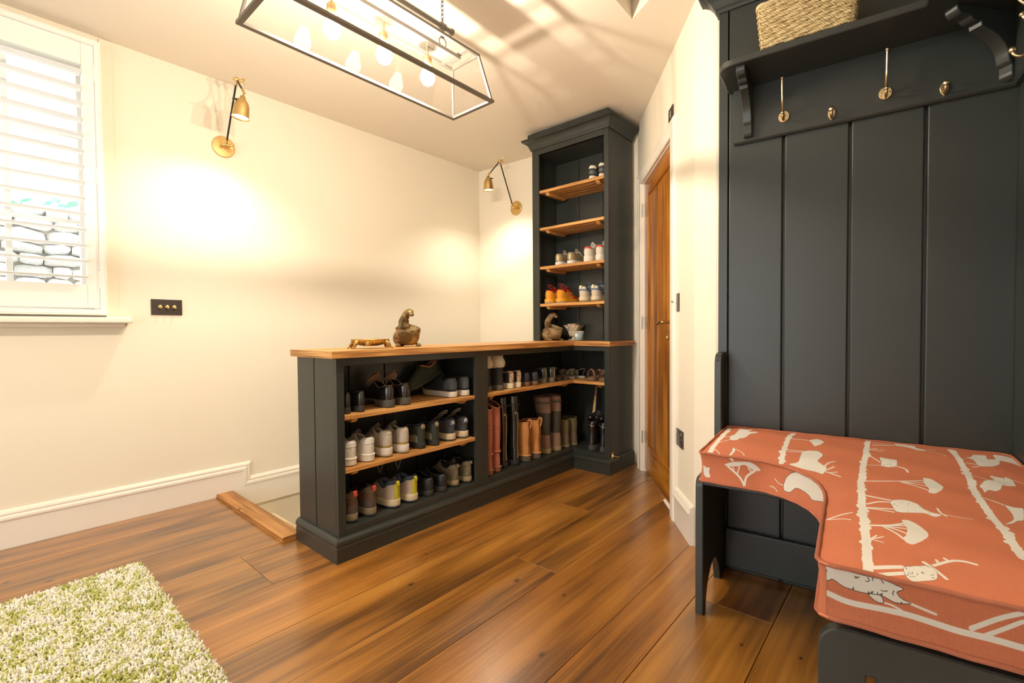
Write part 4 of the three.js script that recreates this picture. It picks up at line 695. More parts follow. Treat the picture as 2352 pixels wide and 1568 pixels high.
// a panel of the upper: (side, t) from i0 to i1 through the heel when t's sign says the side; v0..v1
function panel(k, tA, tB, v0, v1, off, n = 22, m = 6, shape) {                        // signed t: negative = left side, positive = right side
  const rows = []; for (let j = 0; j <= m; j++) { const r = []; for (let i = 0; i <= n; i++) { const u = i / n, t = lerp(tA, tB, u), top = shape ? lerp(v0, v1, (j / m) * shape(u)) : lerp(v0, v1, j / m); r.push(k.P(t < 0 ? -1 : 1, Math.abs(t), top, off)); } rows.push(r); }
  return skin(rows, false, true);
}
function buildLow(t, o) {
  const k = lowShoe({ L: 0.28, W: 0.1, sole: 0.026, heelH: 0.082, vampH: 0.098, toeH: 0.058, ...o }), { L, W } = k;
  const rows = []; for (let j = 0; j <= 9; j++) rows.push(RING.map(([s, q]) => k.P(s, q, j / 9)));
  const up = obj('upper', skin(rows, true, true), o.upper, t);
  const sp = o.spring ?? 0.012, out = o.outsole ? 0.007 : 0;
  obj('midsole', soleGeo(L, W, out, k.sole, o.grow ?? 0.003, sp, 0, o.heel ?? 0), o.mid, t);
  if (o.outsole) obj('outsole', soleGeo(L, W, 0, 0.0085, (o.grow ?? 0.003) + (o.lug ?? 0), sp, 0, 0), o.outsole, t);
  if (o.welt) obj('welt', soleGeo(L, W, k.sole - 0.006, k.sole + 0.001, (o.grow ?? 0.003) + 0.002, sp), o.welt, t);
  // lining down to the insole
  const inn = []; for (const [q, y] of [[1, 0], [0.93, -0.012], [0.95, -1], [0.4, -1.02]]) inn.push(RING.filter(([, a]) => a <= k.throat_ + 1).map(([s, a]) => { const S = k.S(s, a), f = a < (k.throat ?? 0.46) ? 1 : 0; const yy = y <= -1 ? k.sole + (y < -1 ? 0.006 : 0.008) : S[1] + y * f - (f ? 0 : 0.004); return [S[0] * q, Math.min(yy, S[1] - (f ? 0 : 0.004)), S[2] * (a < 0.1 ? 1 : 1) - (a < 0.1 && q < 1 ? 0.006 : 0)]; }));
  obj('lining', skin(inn, true), o.lining, t);
  const th = k.throat ?? 0.46, rim = []; for (const a of [0.97, 0.86, 0.7, 0.5, 0.3, 0.16, 0.07]) rim.push(k.S(-1, a * th)); rim.push(k.S(1, 0)); for (const a of [0.07, 0.16, 0.3, 0.5, 0.7, 0.86, 0.97]) rim.push(k.S(1, a * th));
  obj('collar', tube(rim, o.pad ?? 0.0045, 40, 8), o.collar ?? o.lining, t);
  if (o.tongue) { const r = []; for (let j = 0; j <= 6; j++) { const u = j / 6, w = Math.max(0.006, (o.tongueW ?? 0.026) * Math.sqrt(1 - Math.max(0, (u - 0.35) / 0.66) ** 2)), q = []; for (let i = -3; i <= 3; i++) q.push([(i / 3) * w, k.H(th) + 0.001 + u * (o.tongueUp ?? 0.03) - (i / 3) ** 2 * 0.008, -th * L - 0.03 + u * (0.05 + (o.tongueBack ?? 0))]); r.push(q); } const r2 = r.map((q) => q.map(([x, y, z]) => [x, y - 0.004, z + 0.002])); obj('tongue', [skin(r), skin(r2, false, true), skin([r[6], r2[6]])], o.tongue, t); }
  if (o.lace) { const g = []; for (let j = 0; j < 5; j++) { const a = th + 0.02 + j * 0.04, pts = []; for (let i = -3; i <= 3; i++) { const p = k.P(i < 0 ? -1 : 1, a, 1 - Math.abs(i) * 0.1, 0.004); pts.push([p[0], p[1] + 0.001, p[2] - (i / 3) * 0.006]); } g.push(tube(pts, 0.0022, 12, 6)); } if (o.bow) g.push(tube(o.bow.map(([x, y, z]) => [x, k.H(th) + y, -th * L + z]), 0.0021, 48, 6)); obj('lace', g, o.lace, t); }
  for (const [name, tA, tB, v0, v1, off, m_, shape] of o.panels ?? []) obj(name, panel(k, tA, tB, v0, v1, off, 22, 6, shape), m_, t);
  if (o.tab) { const c = k.S(1, 0), w = 0.009, h = o.tabH ?? 0.02, r = []; for (let j = 0; j <= 8; j++) { const a = (j / 8) * Math.PI * 1.25 - 0.3; r.push([-1, 1].map((s) => [s * w, c[1] - 0.008 + Math.sin(a) * h * 0.75 + (j === 0 ? -0.012 : 0), c[2] + 0.004 + (1 - Math.cos(a)) * 0.007])); } obj('pull_tab', [skin(r), skin(r.map((q) => q.map(([x, y, z]) => [x, y, z + 0.0012])), false, true)], o.tab, t); }
  o.extra?.(t, k);
  return t;
}
function buildBoot(t, o) {
  const { L = 0.28, W = 0.1, sole = 0.03, H = 0.4, ankle = 0.12, sa = 0.055, sb = 0.07, top = 1.12, waist = 0.8, spring = 0.01 } = o;
  const ring = (y, off = 0) => {
    const q = clamp((y - sole) / (ankle - sole), 0, 1), k = smooth(0.25, 1, q), f = 1 - Math.pow(clamp((q - 0.3) / 0.7, 0, 1), 0.75), depth = lerp(2 * sb * waist, L * 0.985, f);
    const up = clamp((y - ankle) / (H - ankle), 0, 1), wst = y > ankle ? lerp(waist, top, smooth(0, 1, up)) : waist, D = y > ankle ? 2 * sb * wst : depth, back = y > ankle ? 0.006 * Math.sin(up * 3.1) * (o.calf ?? 1) : 0, ax = sa * wst;
    return RING.map(([s, t_]) => { const w0 = widthAt(t_) * W, w1 = ax * Math.sqrt(Math.max(0, 1 - (2 * t_ - 1) ** 2)), x = s * (lerp(w0, w1, k) + (w0 > 0 ? off : 0)), z = back - 0.004 * k - t_ * D + (t_ < 0.03 ? off : t_ > 0.97 ? -off : 0), dome = q < 1 ? -0.012 * (1 - q) * 0 : 0; return [x, y + dome + (o.slope ?? 0) * up * up * (t_ - 0.5), z]; });
  };
  const ys = []; for (let i = 0; i <= 7; i++) ys.push(lerp(sole - 0.003, ankle, i / 7)); const n = Math.max(3, Math.round((H - ankle) / 0.03)); for (let i = 1; i <= n; i++) ys.push(lerp(ankle, H, i / n));
  const wrinkle = (p, y, i) => (o.crease && y > ankle * 0.7 && y < ankle + 0.08 ? [p[0] * (1 + 0.02 * Math.sin(y * 210 + i)), p[1], p[2]] : p);
  const split = o.foot ? ankle + (o.footUp ?? 0.005) : 0, lowY = o.foot ? ys.filter((y) => y < split).concat(split) : [], upY = o.foot ? [split, ...ys.filter((y) => y > split + 0.004)] : ys;
  if (o.foot) obj('foot', skin(lowY.map((y) => ring(y, 0.0015)), true, true), o.foot, t);
  const cutY = o.cuff ? H - (o.cuffH ?? 0.08) : H;
  obj('shaft', skin(upY.filter((y) => y <= cutY + 0.02).map((y) => ring(y).map((p, i) => wrinkle(p, y, i))), true, true), o.shaft, t);
  if (o.cuff) { const c = []; for (let i = 0; i <= 6; i++) { const u = i / 6, y = lerp(cutY, H, u); c.push(ring(y, (o.cuffOff ?? 0.003) * Math.sin(Math.PI * clamp(u * 1.0 + 0.15, 0, 1)) + 0.001).map(([x, yy, z], j) => { const f = o.fluffy ? 1 + 0.05 * (hash2(i, j, 4) - 0.5) : 1; return [x * f, yy + (o.fluffy ? 0.006 * (hash2(i, j, 5) - 0.5) : 0), z]; })); } obj('cuff', skin(c, true, true), o.cuff, t); }
  obj('lining', skin([ring(H, -0.002), ring(H - 0.03, -0.005), ring(Math.max(ankle, H - 0.12), -0.006), ring(Math.max(ankle, H - 0.121), -0.006).map(([x, y, z]) => [x * 0.05, y, -sb + (z + sb) * 0.05])], true), o.lining, t);
  obj('rim', tube(ring(H).filter((_, i) => i % 2 === 0), 0.0032, 60, 7, true), o.rim ?? o.shaft, t);
  obj('sole', soleGeo(L, W, 0, sole, o.grow ?? 0.004, spring, 0, o.heel ?? 0), o.sole_, t);
  if (o.welt) obj('welt', soleGeo(L, W, sole - 0.005, sole + 0.003, (o.grow ?? 0.004) + 0.0025, spring), o.welt, t);
  o.extra?.(t, { ring, H, sole, ankle, L, W, strip: (f, y0, y1, w, off) => { const r = []; for (let i = 0; i <= 16; i++) { const y = lerp(y0, y1, i / 16), q = ring(y, off), c = q[f % q.length], d = q[(f + 1) % q.length], L_ = Math.hypot(d[0] - c[0], d[2] - c[2]) || 1, ux = (d[0] - c[0]) / L_, uz = (d[2] - c[2]) / L_; r.push([[c[0] - ux * w, c[1], c[2] - uz * w], [c[0] + ux * w, c[1], c[2] + uz * w]]); } return merge([skin(r), skin(r, false, true)]); } });
  return t;
}
function pair(name, kind, where, category, build, o, places, group) {
  const labelOf = (i) => (places.length < 2 ? `${kind} ${where}` : `${kind}, ${i ? 'right' : 'left'} one of the pair`);
  let first;
  places.forEach(([x, y, z, turn = 0], i) => {
    if (!i) { first = thing(name, labelOf(0), category, [x, y, z], turn, group); build(first, o); } else copyOf(first, labelOf(i), [x, y, z], turn, group);
  });
  return first;
}
const text = (s, fg, bg, opts = {}) => canvasTex(256, 128, (c) => { c.fillStyle = bg; c.fillRect(0, 0, 256, 128); c.fillStyle = fg; c.font = `${opts.italic ? 'italic ' : ''}bold ${opts.size ?? 64}px sans-serif`; c.textAlign = 'center'; c.textBaseline = 'middle'; if (opts.draw) opts.draw(c); else c.fillText(s, 128, 66); });
const LOWG = 'shoes in the low cabinet', TALLG = 'trainers on the tall shelves', BOOTG = 'boots on the cabinet floor';
const S1 = 0.631, S2 = 0.395, S0 = 0.1355;
const cBlack = (r = 0.35, kind = 'leather') => mat(0.012, 0.012, 0.012, r, { kind });
const dark = mat(0.02, 0.02, 0.022, 0.85, { kind: 'knit' }), rubber = mat(0.025, 0.025, 0.026, 0.75), whiteRub = mat(0.72, 0.69, 0.63, 0.6);
// upper shelf, left bay
pair('dress_shoe', 'slim black patent dress shoe', 'at the left end of the upper shelf', 'shoe', buildLow, { L: 0.26, W: 0.07, sole: 0.028, heelH: 0.095, vampH: 0.085, toeH: 0.05, throat: 0.5, heel: 0.022, grow: 0.001, upper: mat(0.012, 0.012, 0.012, 0.16, { kind: 'patent' }), mid: mat(0.03, 0.028, 0.028, 0.5), lining: dark, pad: 0.002 }, [[1.092, S1, -1.912], [1.16, S1, -1.908, 0.0]], LOWG);
pair('loafer', 'black leather loafer with a tan lined tongue and block heel', 'on the upper shelf', 'shoe', buildLow, { L: 0.268, W: 0.092, sole: 0.036, heelH: 0.105, vampH: 0.118, toeH: 0.058, throat: 0.5, heel: 0.026, grow: 0.005, upper: mat(0.014, 0.013, 0.013, 0.2, { kind: 'patent' }), mid: mat(0.075, 0.07, 0.055, 0.6), lining: mat(0.25, 0.15, 0.09, 0.7), tongue: mat(0.33, 0.2, 0.13, 0.7), tongueUp: 0.05, tongueBack: 0.0, tongueW: 0.036, pad: 0.002 }, [[1.318, S1, -1.912, 0.0], [1.414, S1, -1.915, 0.0]], LOWG);
pair('slip_on', 'dark olive green slip-on shoe', 'lying sideways at the back', 'shoe', buildLow, { L: 0.26, W: 0.085, heelH: 0.085, vampH: 0.1, sole: 0.02, upper: mat(0.035, 0.045, 0.025, 0.75, { kind: 'suede' }), mid: mat(0.05, 0.055, 0.04, 0.7), lining: mat(0.36, 0.17, 0.09, 0.7), collar: mat(0.4, 0.19, 0.1, 0.7), pad: 0.006, extra: (t) => { t.userData.label = 'dark olive green slip-on shoe lying sideways behind the black trainers'; } }, [[1.8, S1 + 0.118, -2.115, 0]], LOWG).rotation.set(R(-22), R(84), 0, 'YXZ');
pair('knit_trainer', 'black knitted trainer with a cream sole', 'at the right end of the upper shelf', 'shoe', buildLow, { L: 0.265, W: 0.084, sole: 0.032, heelH: 0.105, dip: 0.018, vampH: 0.1, toeH: 0.062, grow: 0.005, spring: 0.018, upper: mat(0.016, 0.018, 0.022, 0.8, { kind: 'knit' }), mid: mat(0.62, 0.56, 0.47, 0.6), lining: dark, pad: 0.005, tongue: mat(0.02, 0.022, 0.026, 0.8, { kind: 'knit' }), lace: mat(0.03, 0.03, 0.035, 0.8), panels: [['heel_counter', -0.22, 0.22, 0.12, 0.99, 0.0015, mat(0.06, 0.072, 0.085, 0.6, { kind: 'leather' }), (u) => 0.55 + 0.45 * Math.sin(u * Math.PI)]] }, [[1.735, S1, -1.92, 0.02], [1.822, S1, -1.915, 0.0]], LOWG);
// middle shelf, left bay
const whiteLea = mat(0.7, 0.66, 0.58, 0.5, { kind: 'leather' });
pair('court_trainer', 'white leather court trainer with grey lettering on the heel', 'on the middle shelf', 'shoe', buildLow, { L: 0.27, W: 0.09, sole: 0.034, heelH: 0.108, dip: 0.02, vampH: 0.108, toeH: 0.062, grow: 0.004, spring: 0.006, upper: whiteLea, mid: mat(0.72, 0.66, 0.56, 0.55), lining: mat(0.26, 0.23, 0.22, 0.85, { kind: 'knit' }), collar: mat(0.42, 0.38, 0.36, 0.8), pad: 0.005, tongue: mat(0.34, 0.3, 0.29, 0.8, { kind: 'knit' }), tongueUp: 0.03, lace: mat(0.6, 0.56, 0.48, 0.7), welt: mat(0.78, 0.72, 0.62, 0.55),
  panels: [['heel_counter', -0.18, 0.18, 0.5, 0.97, 0.0018, whiteLea, null], ['heel_lettering', -0.1, 0.045, 0.66, 0.92, 0.0032, std({ map: text('adidas', '#8f8a82', '#d8d3c8', { size: 66 }), roughness: 0.5 }), null]] }, [[1.108, S2, -1.91, 0.0], [1.2, S2, -1.908, 0.0]], LOWG);
const beige = mat(0.48, 0.42, 0.33, 0.75, { kind: 'knit' }), badge = (fg, bg) => std({ map: text('', fg, bg, { draw: (c) => { c.strokeStyle = fg; c.lineWidth = 7; c.save(); c.translate(128, 64); c.rotate(Math.PI / 4); c.strokeRect(-30, -30, 60, 60); c.restore(); c.fillStyle = fg; c.font = 'bold 26px sans-serif'; c.fillText('UA', 128, 66); } }), roughness: 0.6 });
pair('beige_trainer', 'beige knitted trainer with a thick pale sole', 'on the middle shelf', 'shoe', buildLow, { L: 0.268, W: 0.086, sole: 0.042, heelH: 0.122, dip: 0.022, vampH: 0.118, toeH: 0.068, grow: 0.006, spring: 0.02, upper: beige, mid: mat(0.68, 0.62, 0.55, 0.6), outsole: mat(0.3, 0.26, 0.16, 0.7), lining: mat(0.2, 0.17, 0.12, 0.85, { kind: 'knit' }), collar: mat(0.36, 0.3, 0.22, 0.8), pad: 0.006, tongue: mat(0.32, 0.27, 0.19, 0.8, { kind: 'knit' }), tongueUp: 0.035, tongueBack: 0.012, lace: mat(0.34, 0.29, 0.2, 0.8),
  panels: [['heel_counter', -0.13, 0.13, 0.12, 0.99, 0.002, mat(0.5, 0.44, 0.37, 0.6, { kind: 'leather' }), null], ['heel_badge', -0.07, 0.04, 0.62, 0.9, 0.0034, badge('#9a8f72', '#bdb29f'), null], ['heel_trim', -0.3, 0.3, 0.02, 0.12, 0.002, mat(0.38, 0.27, 0.08, 0.7), null]] }, [[1.303, S2, -1.915, 0.0], [1.397, S2, -1.91, 0.0]], LOWG);
const olive = mat(0.028, 0.032, 0.022, 0.7, { kind: 'suede' }), dial = (t, k) => { for (const s of [-0.035, 0.035]) { if (s < 0) continue; const p = k.P(-1, 0.004, 0.72, 0.003); obj('dial', [new THREE.TorusGeometry(0.0105, 0.0022, 8, 24).translate(p[0] - 0.003, p[1], p[2] + 0.003), lathe([[0, 0], [0.006, 0], [0.005, 0.004], [0, 0.005]], 16).rotateX(Math.PI / 2).translate(p[0] - 0.003, p[1], p[2] + 0.002)], mat(0.55, 0.48, 0.3, 0.4, { metalness: 0.6 }), t); } };
pair('cycling_shoe', 'black and olive cycling shoe with round heel dial', 'on the middle shelf', 'shoe', buildLow, { L: 0.265, W: 0.082, sole: 0.03, heelH: 0.122, dip: 0.025, vampH: 0.105, toeH: 0.06, grow: 0.004, upper: olive, mid: mat(0.02, 0.022, 0.018, 0.6), lining: dark, pad: 0.007, tongue: mat(0.02, 0.022, 0.018, 0.7, { kind: 'knit' }), tongueUp: 0.034, lace: rubber, panels: [['heel_counter', -0.4, -0.06, 0.03, 0.36, 0.002, mat(0.2, 0.18, 0.13, 0.6, { kind: 'leather' }), (u) => 0.6 + 0.4 * Math.sin(u * 3)], ['heel_counter', 0.1, 0.4, 0.03, 0.36, 0.002, mat(0.2, 0.18, 0.13, 0.6, { kind: 'leather' }), (u) => 0.6 + 0.4 * Math.sin(u * 3)]], extra: dial }, [[1.506, S2, -1.912, 0.02], [1.594, S2, -1.908, 0.0]], LOWG);
const slate = mat(0.055, 0.06, 0.075, 0.75, { kind: 'knit' });
pair('running_shoe', 'slate grey running shoe with silver heel letters', 'on the middle shelf', 'shoe', buildLow, { L: 0.26, W: 0.084, sole: 0.04, heelH: 0.118, dip: 0.02, vampH: 0.112, toeH: 0.064, grow: 0.006, spring: 0.02, upper: slate, mid: mat(0.62, 0.5, 0.33, 0.65), outsole: mat(0.05, 0.085, 0.11, 0.7), lining: dark, pad: 0.006, tongue: dark, tongueUp: 0.03, lace: mat(0.42, 0.36, 0.24, 0.7), bow: [[0.0, 0.004, 0.01], [-0.022, 0.02, 0.025], [-0.006, 0.042, 0.05], [0.02, 0.045, 0.055], [0.012, 0.024, 0.03], [0.0, 0.008, 0.012], [0.02, 0.03, 0.03], [0.03, 0.026, 0.04]],
  panels: [['heel_letters', -0.04, 0.05, 0.36, 0.82, 0.0022, std({ map: text('NB', '#d9dbe0', '#3d4048', { size: 104, italic: true }), roughness: 0.5 }), null]] }, [[1.716, S2, -1.92, 0.02], [1.808, S2, -1.915, 0.0]], LOWG);
// floor of the left bay
const brownLea = mat(0.12, 0.065, 0.04, 0.7, { kind: 'suede' });
pair('hiking_shoe', 'muddy brown hiking shoe with a red pull tab', 'at the left end of the cabinet floor', 'shoe', buildLow, { L: 0.265, W: 0.088, sole: 0.038, heelH: 0.135, dip: 0.024, vampH: 0.13, toeH: 0.07, grow: 0.004, lug: 0.001, upper: brownLea, mid: mat(0.26, 0.2, 0.13, 0.75), outsole: rubber, lining: mat(0.014, 0.013, 0.013, 0.3, { kind: 'patent' }), pad: 0.007, tongue: dark, tongueUp: 0.034, lace: dark, tab: mat(0.5, 0.06, 0.035, 0.6), tabH: 0.024,
  panels: [['heel_cup', -0.3, 0.3, 0.02, 0.42, 0.002, mat(0.1, 0.075, 0.065, 0.5, { kind: 'leather' }), (u) => 0.75 + 0.25 * Math.cos(u * 9)], ...[0.6, 0.7, 0.8, 0.9].map((v) => ['heel_rib', -0.14, 0.14, v - 0.03, v + 0.03, 0.003, mat(0.2, 0.14, 0.075, 0.7, { kind: 'suede' }), null])] }, [[1.116, S0, -1.918, 0.0], [1.213, S0, -1.918, 0.02]], LOWG);
const cream = mat(0.6, 0.48, 0.38, 0.75, { kind: 'knit' }), yel = mat(0.55, 0.5, 0.03, 0.6);
pair('yellow_tab_trainer', 'cream running shoe with navy collar and yellow heel tab', 'on the cabinet floor', 'shoe', buildLow, { L: 0.265, W: 0.095, sole: 0.04, heelH: 0.122, dip: 0.028, vampH: 0.115, toeH: 0.066, grow: 0.007, spring: 0.02, upper: cream, mid: mat(0.66, 0.54, 0.35, 0.65), outsole: mat(0.03, 0.04, 0.06, 0.7), lining: mat(0.012, 0.012, 0.014, 0.3, { kind: 'patent' }), collar: mat(0.05, 0.07, 0.11, 0.7, { kind: 'knit' }), pad: 0.011, tongue: mat(0.02, 0.02, 0.022, 0.6, { kind: 'knit' }), tongueUp: 0.04, lace: mat(0.2, 0.2, 0.13, 0.7), bow: [[0, 0.02, 0], [-0.012, 0.05, 0.0], [-0.02, 0.08, 0.0], [0.006, 0.084, 0.004], [0.004, 0.05, 0.0], [-0.008, 0.03, 0.0]], tab: yel, tabH: 0.022,
  panels: [['collar_band', -0.42, -0.05, 0.72, 0.99, 0.002, mat(0.05, 0.07, 0.11, 0.7, { kind: 'knit' }), null], ['collar_band', 0.05, 0.42, 0.72, 0.99, 0.002, mat(0.05, 0.07, 0.11, 0.7, { kind: 'knit' }), null], ['heel_stripe', -0.018, 0.018, 0.03, 0.96, 0.003, yel, null], ['side_letter', -0.62, -0.46, 0.12, 0.62, 0.0022, std({ map: text('N', '#14161b', '#b8a48e', { size: 116, italic: true }), roughness: 0.6 }), null]] }, [[1.346, S0, -1.92, 0.07], [1.449, S0, -1.915, 0.06]], LOWG);
pair('clog', 'plain black leather clog with an open back', 'on the cabinet floor', 'shoe', buildLow, { L: 0.265, W: 0.086, sole: 0.028, heelH: 0.092, dip: 0.006, vampH: 0.105, toeH: 0.06, throat: 0.5, open: 0.82, grow: 0.003, heel: 0.014, upper: mat(0.016, 0.017, 0.017, 0.4, { kind: 'leather' }), mid: mat(0.035, 0.034, 0.03, 0.6), lining: cBlack(0.8), pad: 0.003 }, [[1.556, S0, -1.912, 0.0], [1.644, S0, -1.908, 0.0]], LOWG);
const khaki = mat(0.2, 0.16, 0.1, 0.75, { kind: 'knit' });
pair('walking_shoe', 'khaki mesh walking shoe with ribbed heel', 'at the right end of the cabinet floor', 'shoe', buildLow, { L: 0.26, W: 0.082, sole: 0.034, heelH: 0.12, dip: 0.025, vampH: 0.12, toeH: 0.064, grow: 0.004, spring: 0.016, upper: khaki, mid: mat(0.34, 0.26, 0.15, 0.7), outsole: mat(0.05, 0.045, 0.03, 0.8), lining: mat(0.012, 0.011, 0.011, 0.3, { kind: 'patent' }), pad: 0.007, tongue: mat(0.014, 0.013, 0.012, 0.3, { kind: 'patent' }), tongueUp: 0.04, lace: mat(0.16, 0.13, 0.08, 0.8), tab: khaki, tabH: 0.014,
  panels: [['heel_cup', -0.28, 0.28, 0.02, 0.36, 0.002, mat(0.17, 0.15, 0.09, 0.6, { kind: 'leather' }), (u) => 0.75 + 0.25 * Math.cos(u * 6.28)], ...[0.62, 0.72, 0.82, 0.92].map((v) => ['heel_rib', -0.13, 0.13, v - 0.032, v + 0.032, 0.003, mat(0.27, 0.22, 0.14, 0.7, { kind: 'suede' }), null])] }, [[1.743, S0, -1.922, 0.02], [1.836, S0, -1.915, -0.02]], LOWG);
// right bay, shelf
const fleece = mat(0.6, 0.5, 0.36, 0.95, { kind: 'suede' });
pair('snow_boot', 'black snow boot with a turned-down cream fleece cuff', 'at the left end of the right-hand shelf', 'boot', buildBoot, { L: 0.258, W: 0.09, sole: 0.032, H: 0.21, ankle: 0.11, sa: 0.037, sb: 0.055, waist: 0.92, top: 1.12, shaft: mat(0.02, 0.02, 0.022, 0.6, { kind: 'leather' }), lining: fleece, cuff: fleece, cuffH: 0.072, cuffOff: 0.009, fluffy: true, rim: fleece, sole_: mat(0.1, 0.09, 0.065, 0.85, { kind: 'suede' }), crease: true }, [[2.02, S1, -1.93, 0.0], [2.12, S1, -1.92, 0.0]], LOWG);
const leopard = std({ map: canvasTex(256, 256, (c) => { c.fillStyle = '#c9ae8c'; c.fillRect(0, 0, 256, 256); for (let i = 0; i < 210; i++) { c.fillStyle = rnd() > 0.3 ? '#2a1e17' : '#7a5636'; c.beginPath(); c.ellipse(rnd() * 256, rnd() * 256, rr(4, 9), rr(3, 6), rnd() * 3, 0, 7); c.fill(); } }), roughness: 0.8 });
pair('leopard_trainer', 'small black trainer with a leopard print heel and cream sole', 'on the right-hand shelf', 'shoe', buildLow, { L: 0.24, W: 0.068, sole: 0.036, heelH: 0.108, vampH: 0.1, toeH: 0.055, grow: 0.003, spring: 0.004, upper: mat(0.02, 0.018, 0.017, 0.7, { kind: 'suede' }), mid: mat(0.66, 0.58, 0.42, 0.6), lining: dark, pad: 0.004, collar: mat(0.3, 0.22, 0.16, 0.8), panels: [['heel_counter', -0.05, 0.12, 0.04, 0.99, 0.002, leopard, null], ['heel_top', -0.2, 0.2, 0.8, 0.99, 0.0025, leopard, null]] }, [[2.212, S1, -1.915, 0.0], [2.285, S1, -1.915, 0]], LOWG);
pair('pump', 'dark navy leather pump with a thin tan welt', 'on the right-hand shelf', 'shoe', buildLow, { L: 0.25, W: 0.072, sole: 0.024, heelH: 0.09, vampH: 0.068, toeH: 0.048, throat: 0.58, open: 0.84, grow: 0.001, heel: 0.016, upper: mat(0.022, 0.024, 0.032, 0.28, { kind: 'leather' }), mid: mat(0.17, 0.085, 0.045, 0.5), welt: mat(0.36, 0.2, 0.11, 0.5), lining: cBlack(0.7), pad: 0.002 }, [[2.382, S1, -1.92, 0.03], [2.458, S1, -1.91, 0.02]], LOWG);
pair('green_brogue', 'bottle green patent shoe with an olive block heel', 'on the right-hand shelf', 'shoe', buildLow, { L: 0.25, W: 0.074, sole: 0.034, heelH: 0.105, vampH: 0.09, toeH: 0.052, heel: 0.022, grow: 0.002, upper: mat(0.018, 0.024, 0.018, 0.16, { kind: 'patent' }), mid: mat(0.13, 0.12, 0.075, 0.6), lining: dark, pad: 0.003, lace: dark, panels: [['back_strip', -0.014, 0.014, 0.03, 0.97, 0.002, mat(0.2, 0.19, 0.12, 0.5), null], ['heel_trim', -0.24, 0.24, 0.78, 0.97, 0.002, mat(0.09, 0.13, 0.1, 0.4), null]] }, [[2.58, S1, -1.93, 0.04], [2.66, S1, -1.918, 0.03]], LOWG);
function buildSandal(t, o) {
  const { L = 0.25, W = 0.092, sole = 0.02 } = o, k = (s, q) => outlinePt(s, q, L, W);
  obj('sole', soleGeo(L, W, 0, sole, 0.001, 0.008), o.sole_, t); obj('footbed', soleGeo(L, W, sole - 0.002, sole + 0.003, -0.001, 0.008), o.bed, t);
  const strap = (qa, qb, h, w, m) => { const r = []; for (let i = 0; i <= 12; i++) { const u = i / 12, s = u * 2 - 1, q = lerp(qa, qb, u), [x] = k(Math.sign(s) || 1, q), y = sole + h * Math.sqrt(Math.max(0, 1 - s * s * 0.96)); r.push([-1, 0, 1].map((e) => [Math.abs(x) * s, y + (e ? -0.001 : 0.0015), -(q * L) + e * w])); } return [skin(r), skin(r.map((a) => a.map(([x, y, z]) => [x * 0.96, y - 0.003, z])), false, true)]; };
  obj('strap', [...strap(0.48, 0.66, 0.05, 0.017), ...strap(0.66, 0.48, 0.054, 0.017)], o.strap, t);
  if (o.back) obj('back_strap', strap(0.12, 0.12, o.back, 0.012), o.strap, t);
  if (o.flower) { const g = []; for (let i = 0; i < 26; i++) { const b = ball(0, 0, 0, 0.007, 1, 0.5, 1, 8); b.rotateX(rr(-1, 1)); b.rotateZ(rr(-1, 1)); b.translate(rr(-0.03, 0.03), sole + 0.045 + rr(-0.006, 0.02), -0.16 + rr(-0.03, 0.03)); g.push(b); } obj('flower_trim', g, o.flower, t); }
  if (o.loop) obj('ankle_strap', tube(o.loop, 0.002, 40, 6), o.loopM, t);
}
pair('flower_sandal', 'dark flat sandal with a cluster of pink flower trim', 'at the shelf corner', 'sandal', buildSandal, { L: 0.24, W: 0.076, sole_: mat(0.05, 0.035, 0.03, 0.7), bed: mat(0.3, 0.16, 0.1, 0.7), strap: mat(0.03, 0.025, 0.025, 0.6), flower: mat(0.42, 0.25, 0.18, 0.7) }, [[2.755, S1, -1.93, -0.1], [2.838, S1, -1.925, -0.12]], LOWG);
pair('ankle_strap_sandal', 'pale flat sandal with a thin looping ankle strap', 'at the shelf corner', 'sandal', buildSandal, { L: 0.225, W: 0.078, sole: 0.012, sole_: mat(0.55, 0.52, 0.48, 0.6), bed: mat(0.72, 0.69, 0.64, 0.6), strap: mat(0.45, 0.38, 0.3, 0.6), loop: [[-0.028, 0.02, -0.05], [-0.03, 0.06, -0.03], [0, 0.072, -0.005], [0.03, 0.058, -0.03], [0.03, 0.02, -0.05]], loopM: mat(0.35, 0.28, 0.18, 0.6) }, [[2.93, S1, -1.935, -0.35], [3.022, S1, -1.9, -0.25]], LOWG);
const tan = mat(0.4, 0.24, 0.16, 0.8, { kind: 'suede' });
pair('suede_sandal', 'tan suede sandal with wide crossed straps', 'on the return shelf by the door', 'sandal', buildSandal, { L: 0.235, W: 0.096, sole: 0.022, sole_: mat(0.2, 0.12, 0.06, 0.7), bed: mat(0.34, 0.22, 0.13, 0.8), strap: tan, back: 0.062 }, [[2.882, S1, -1.775, -Math.PI / 2 - 0.03], [2.878, S1, -1.672, -Math.PI / 2]], LOWG);
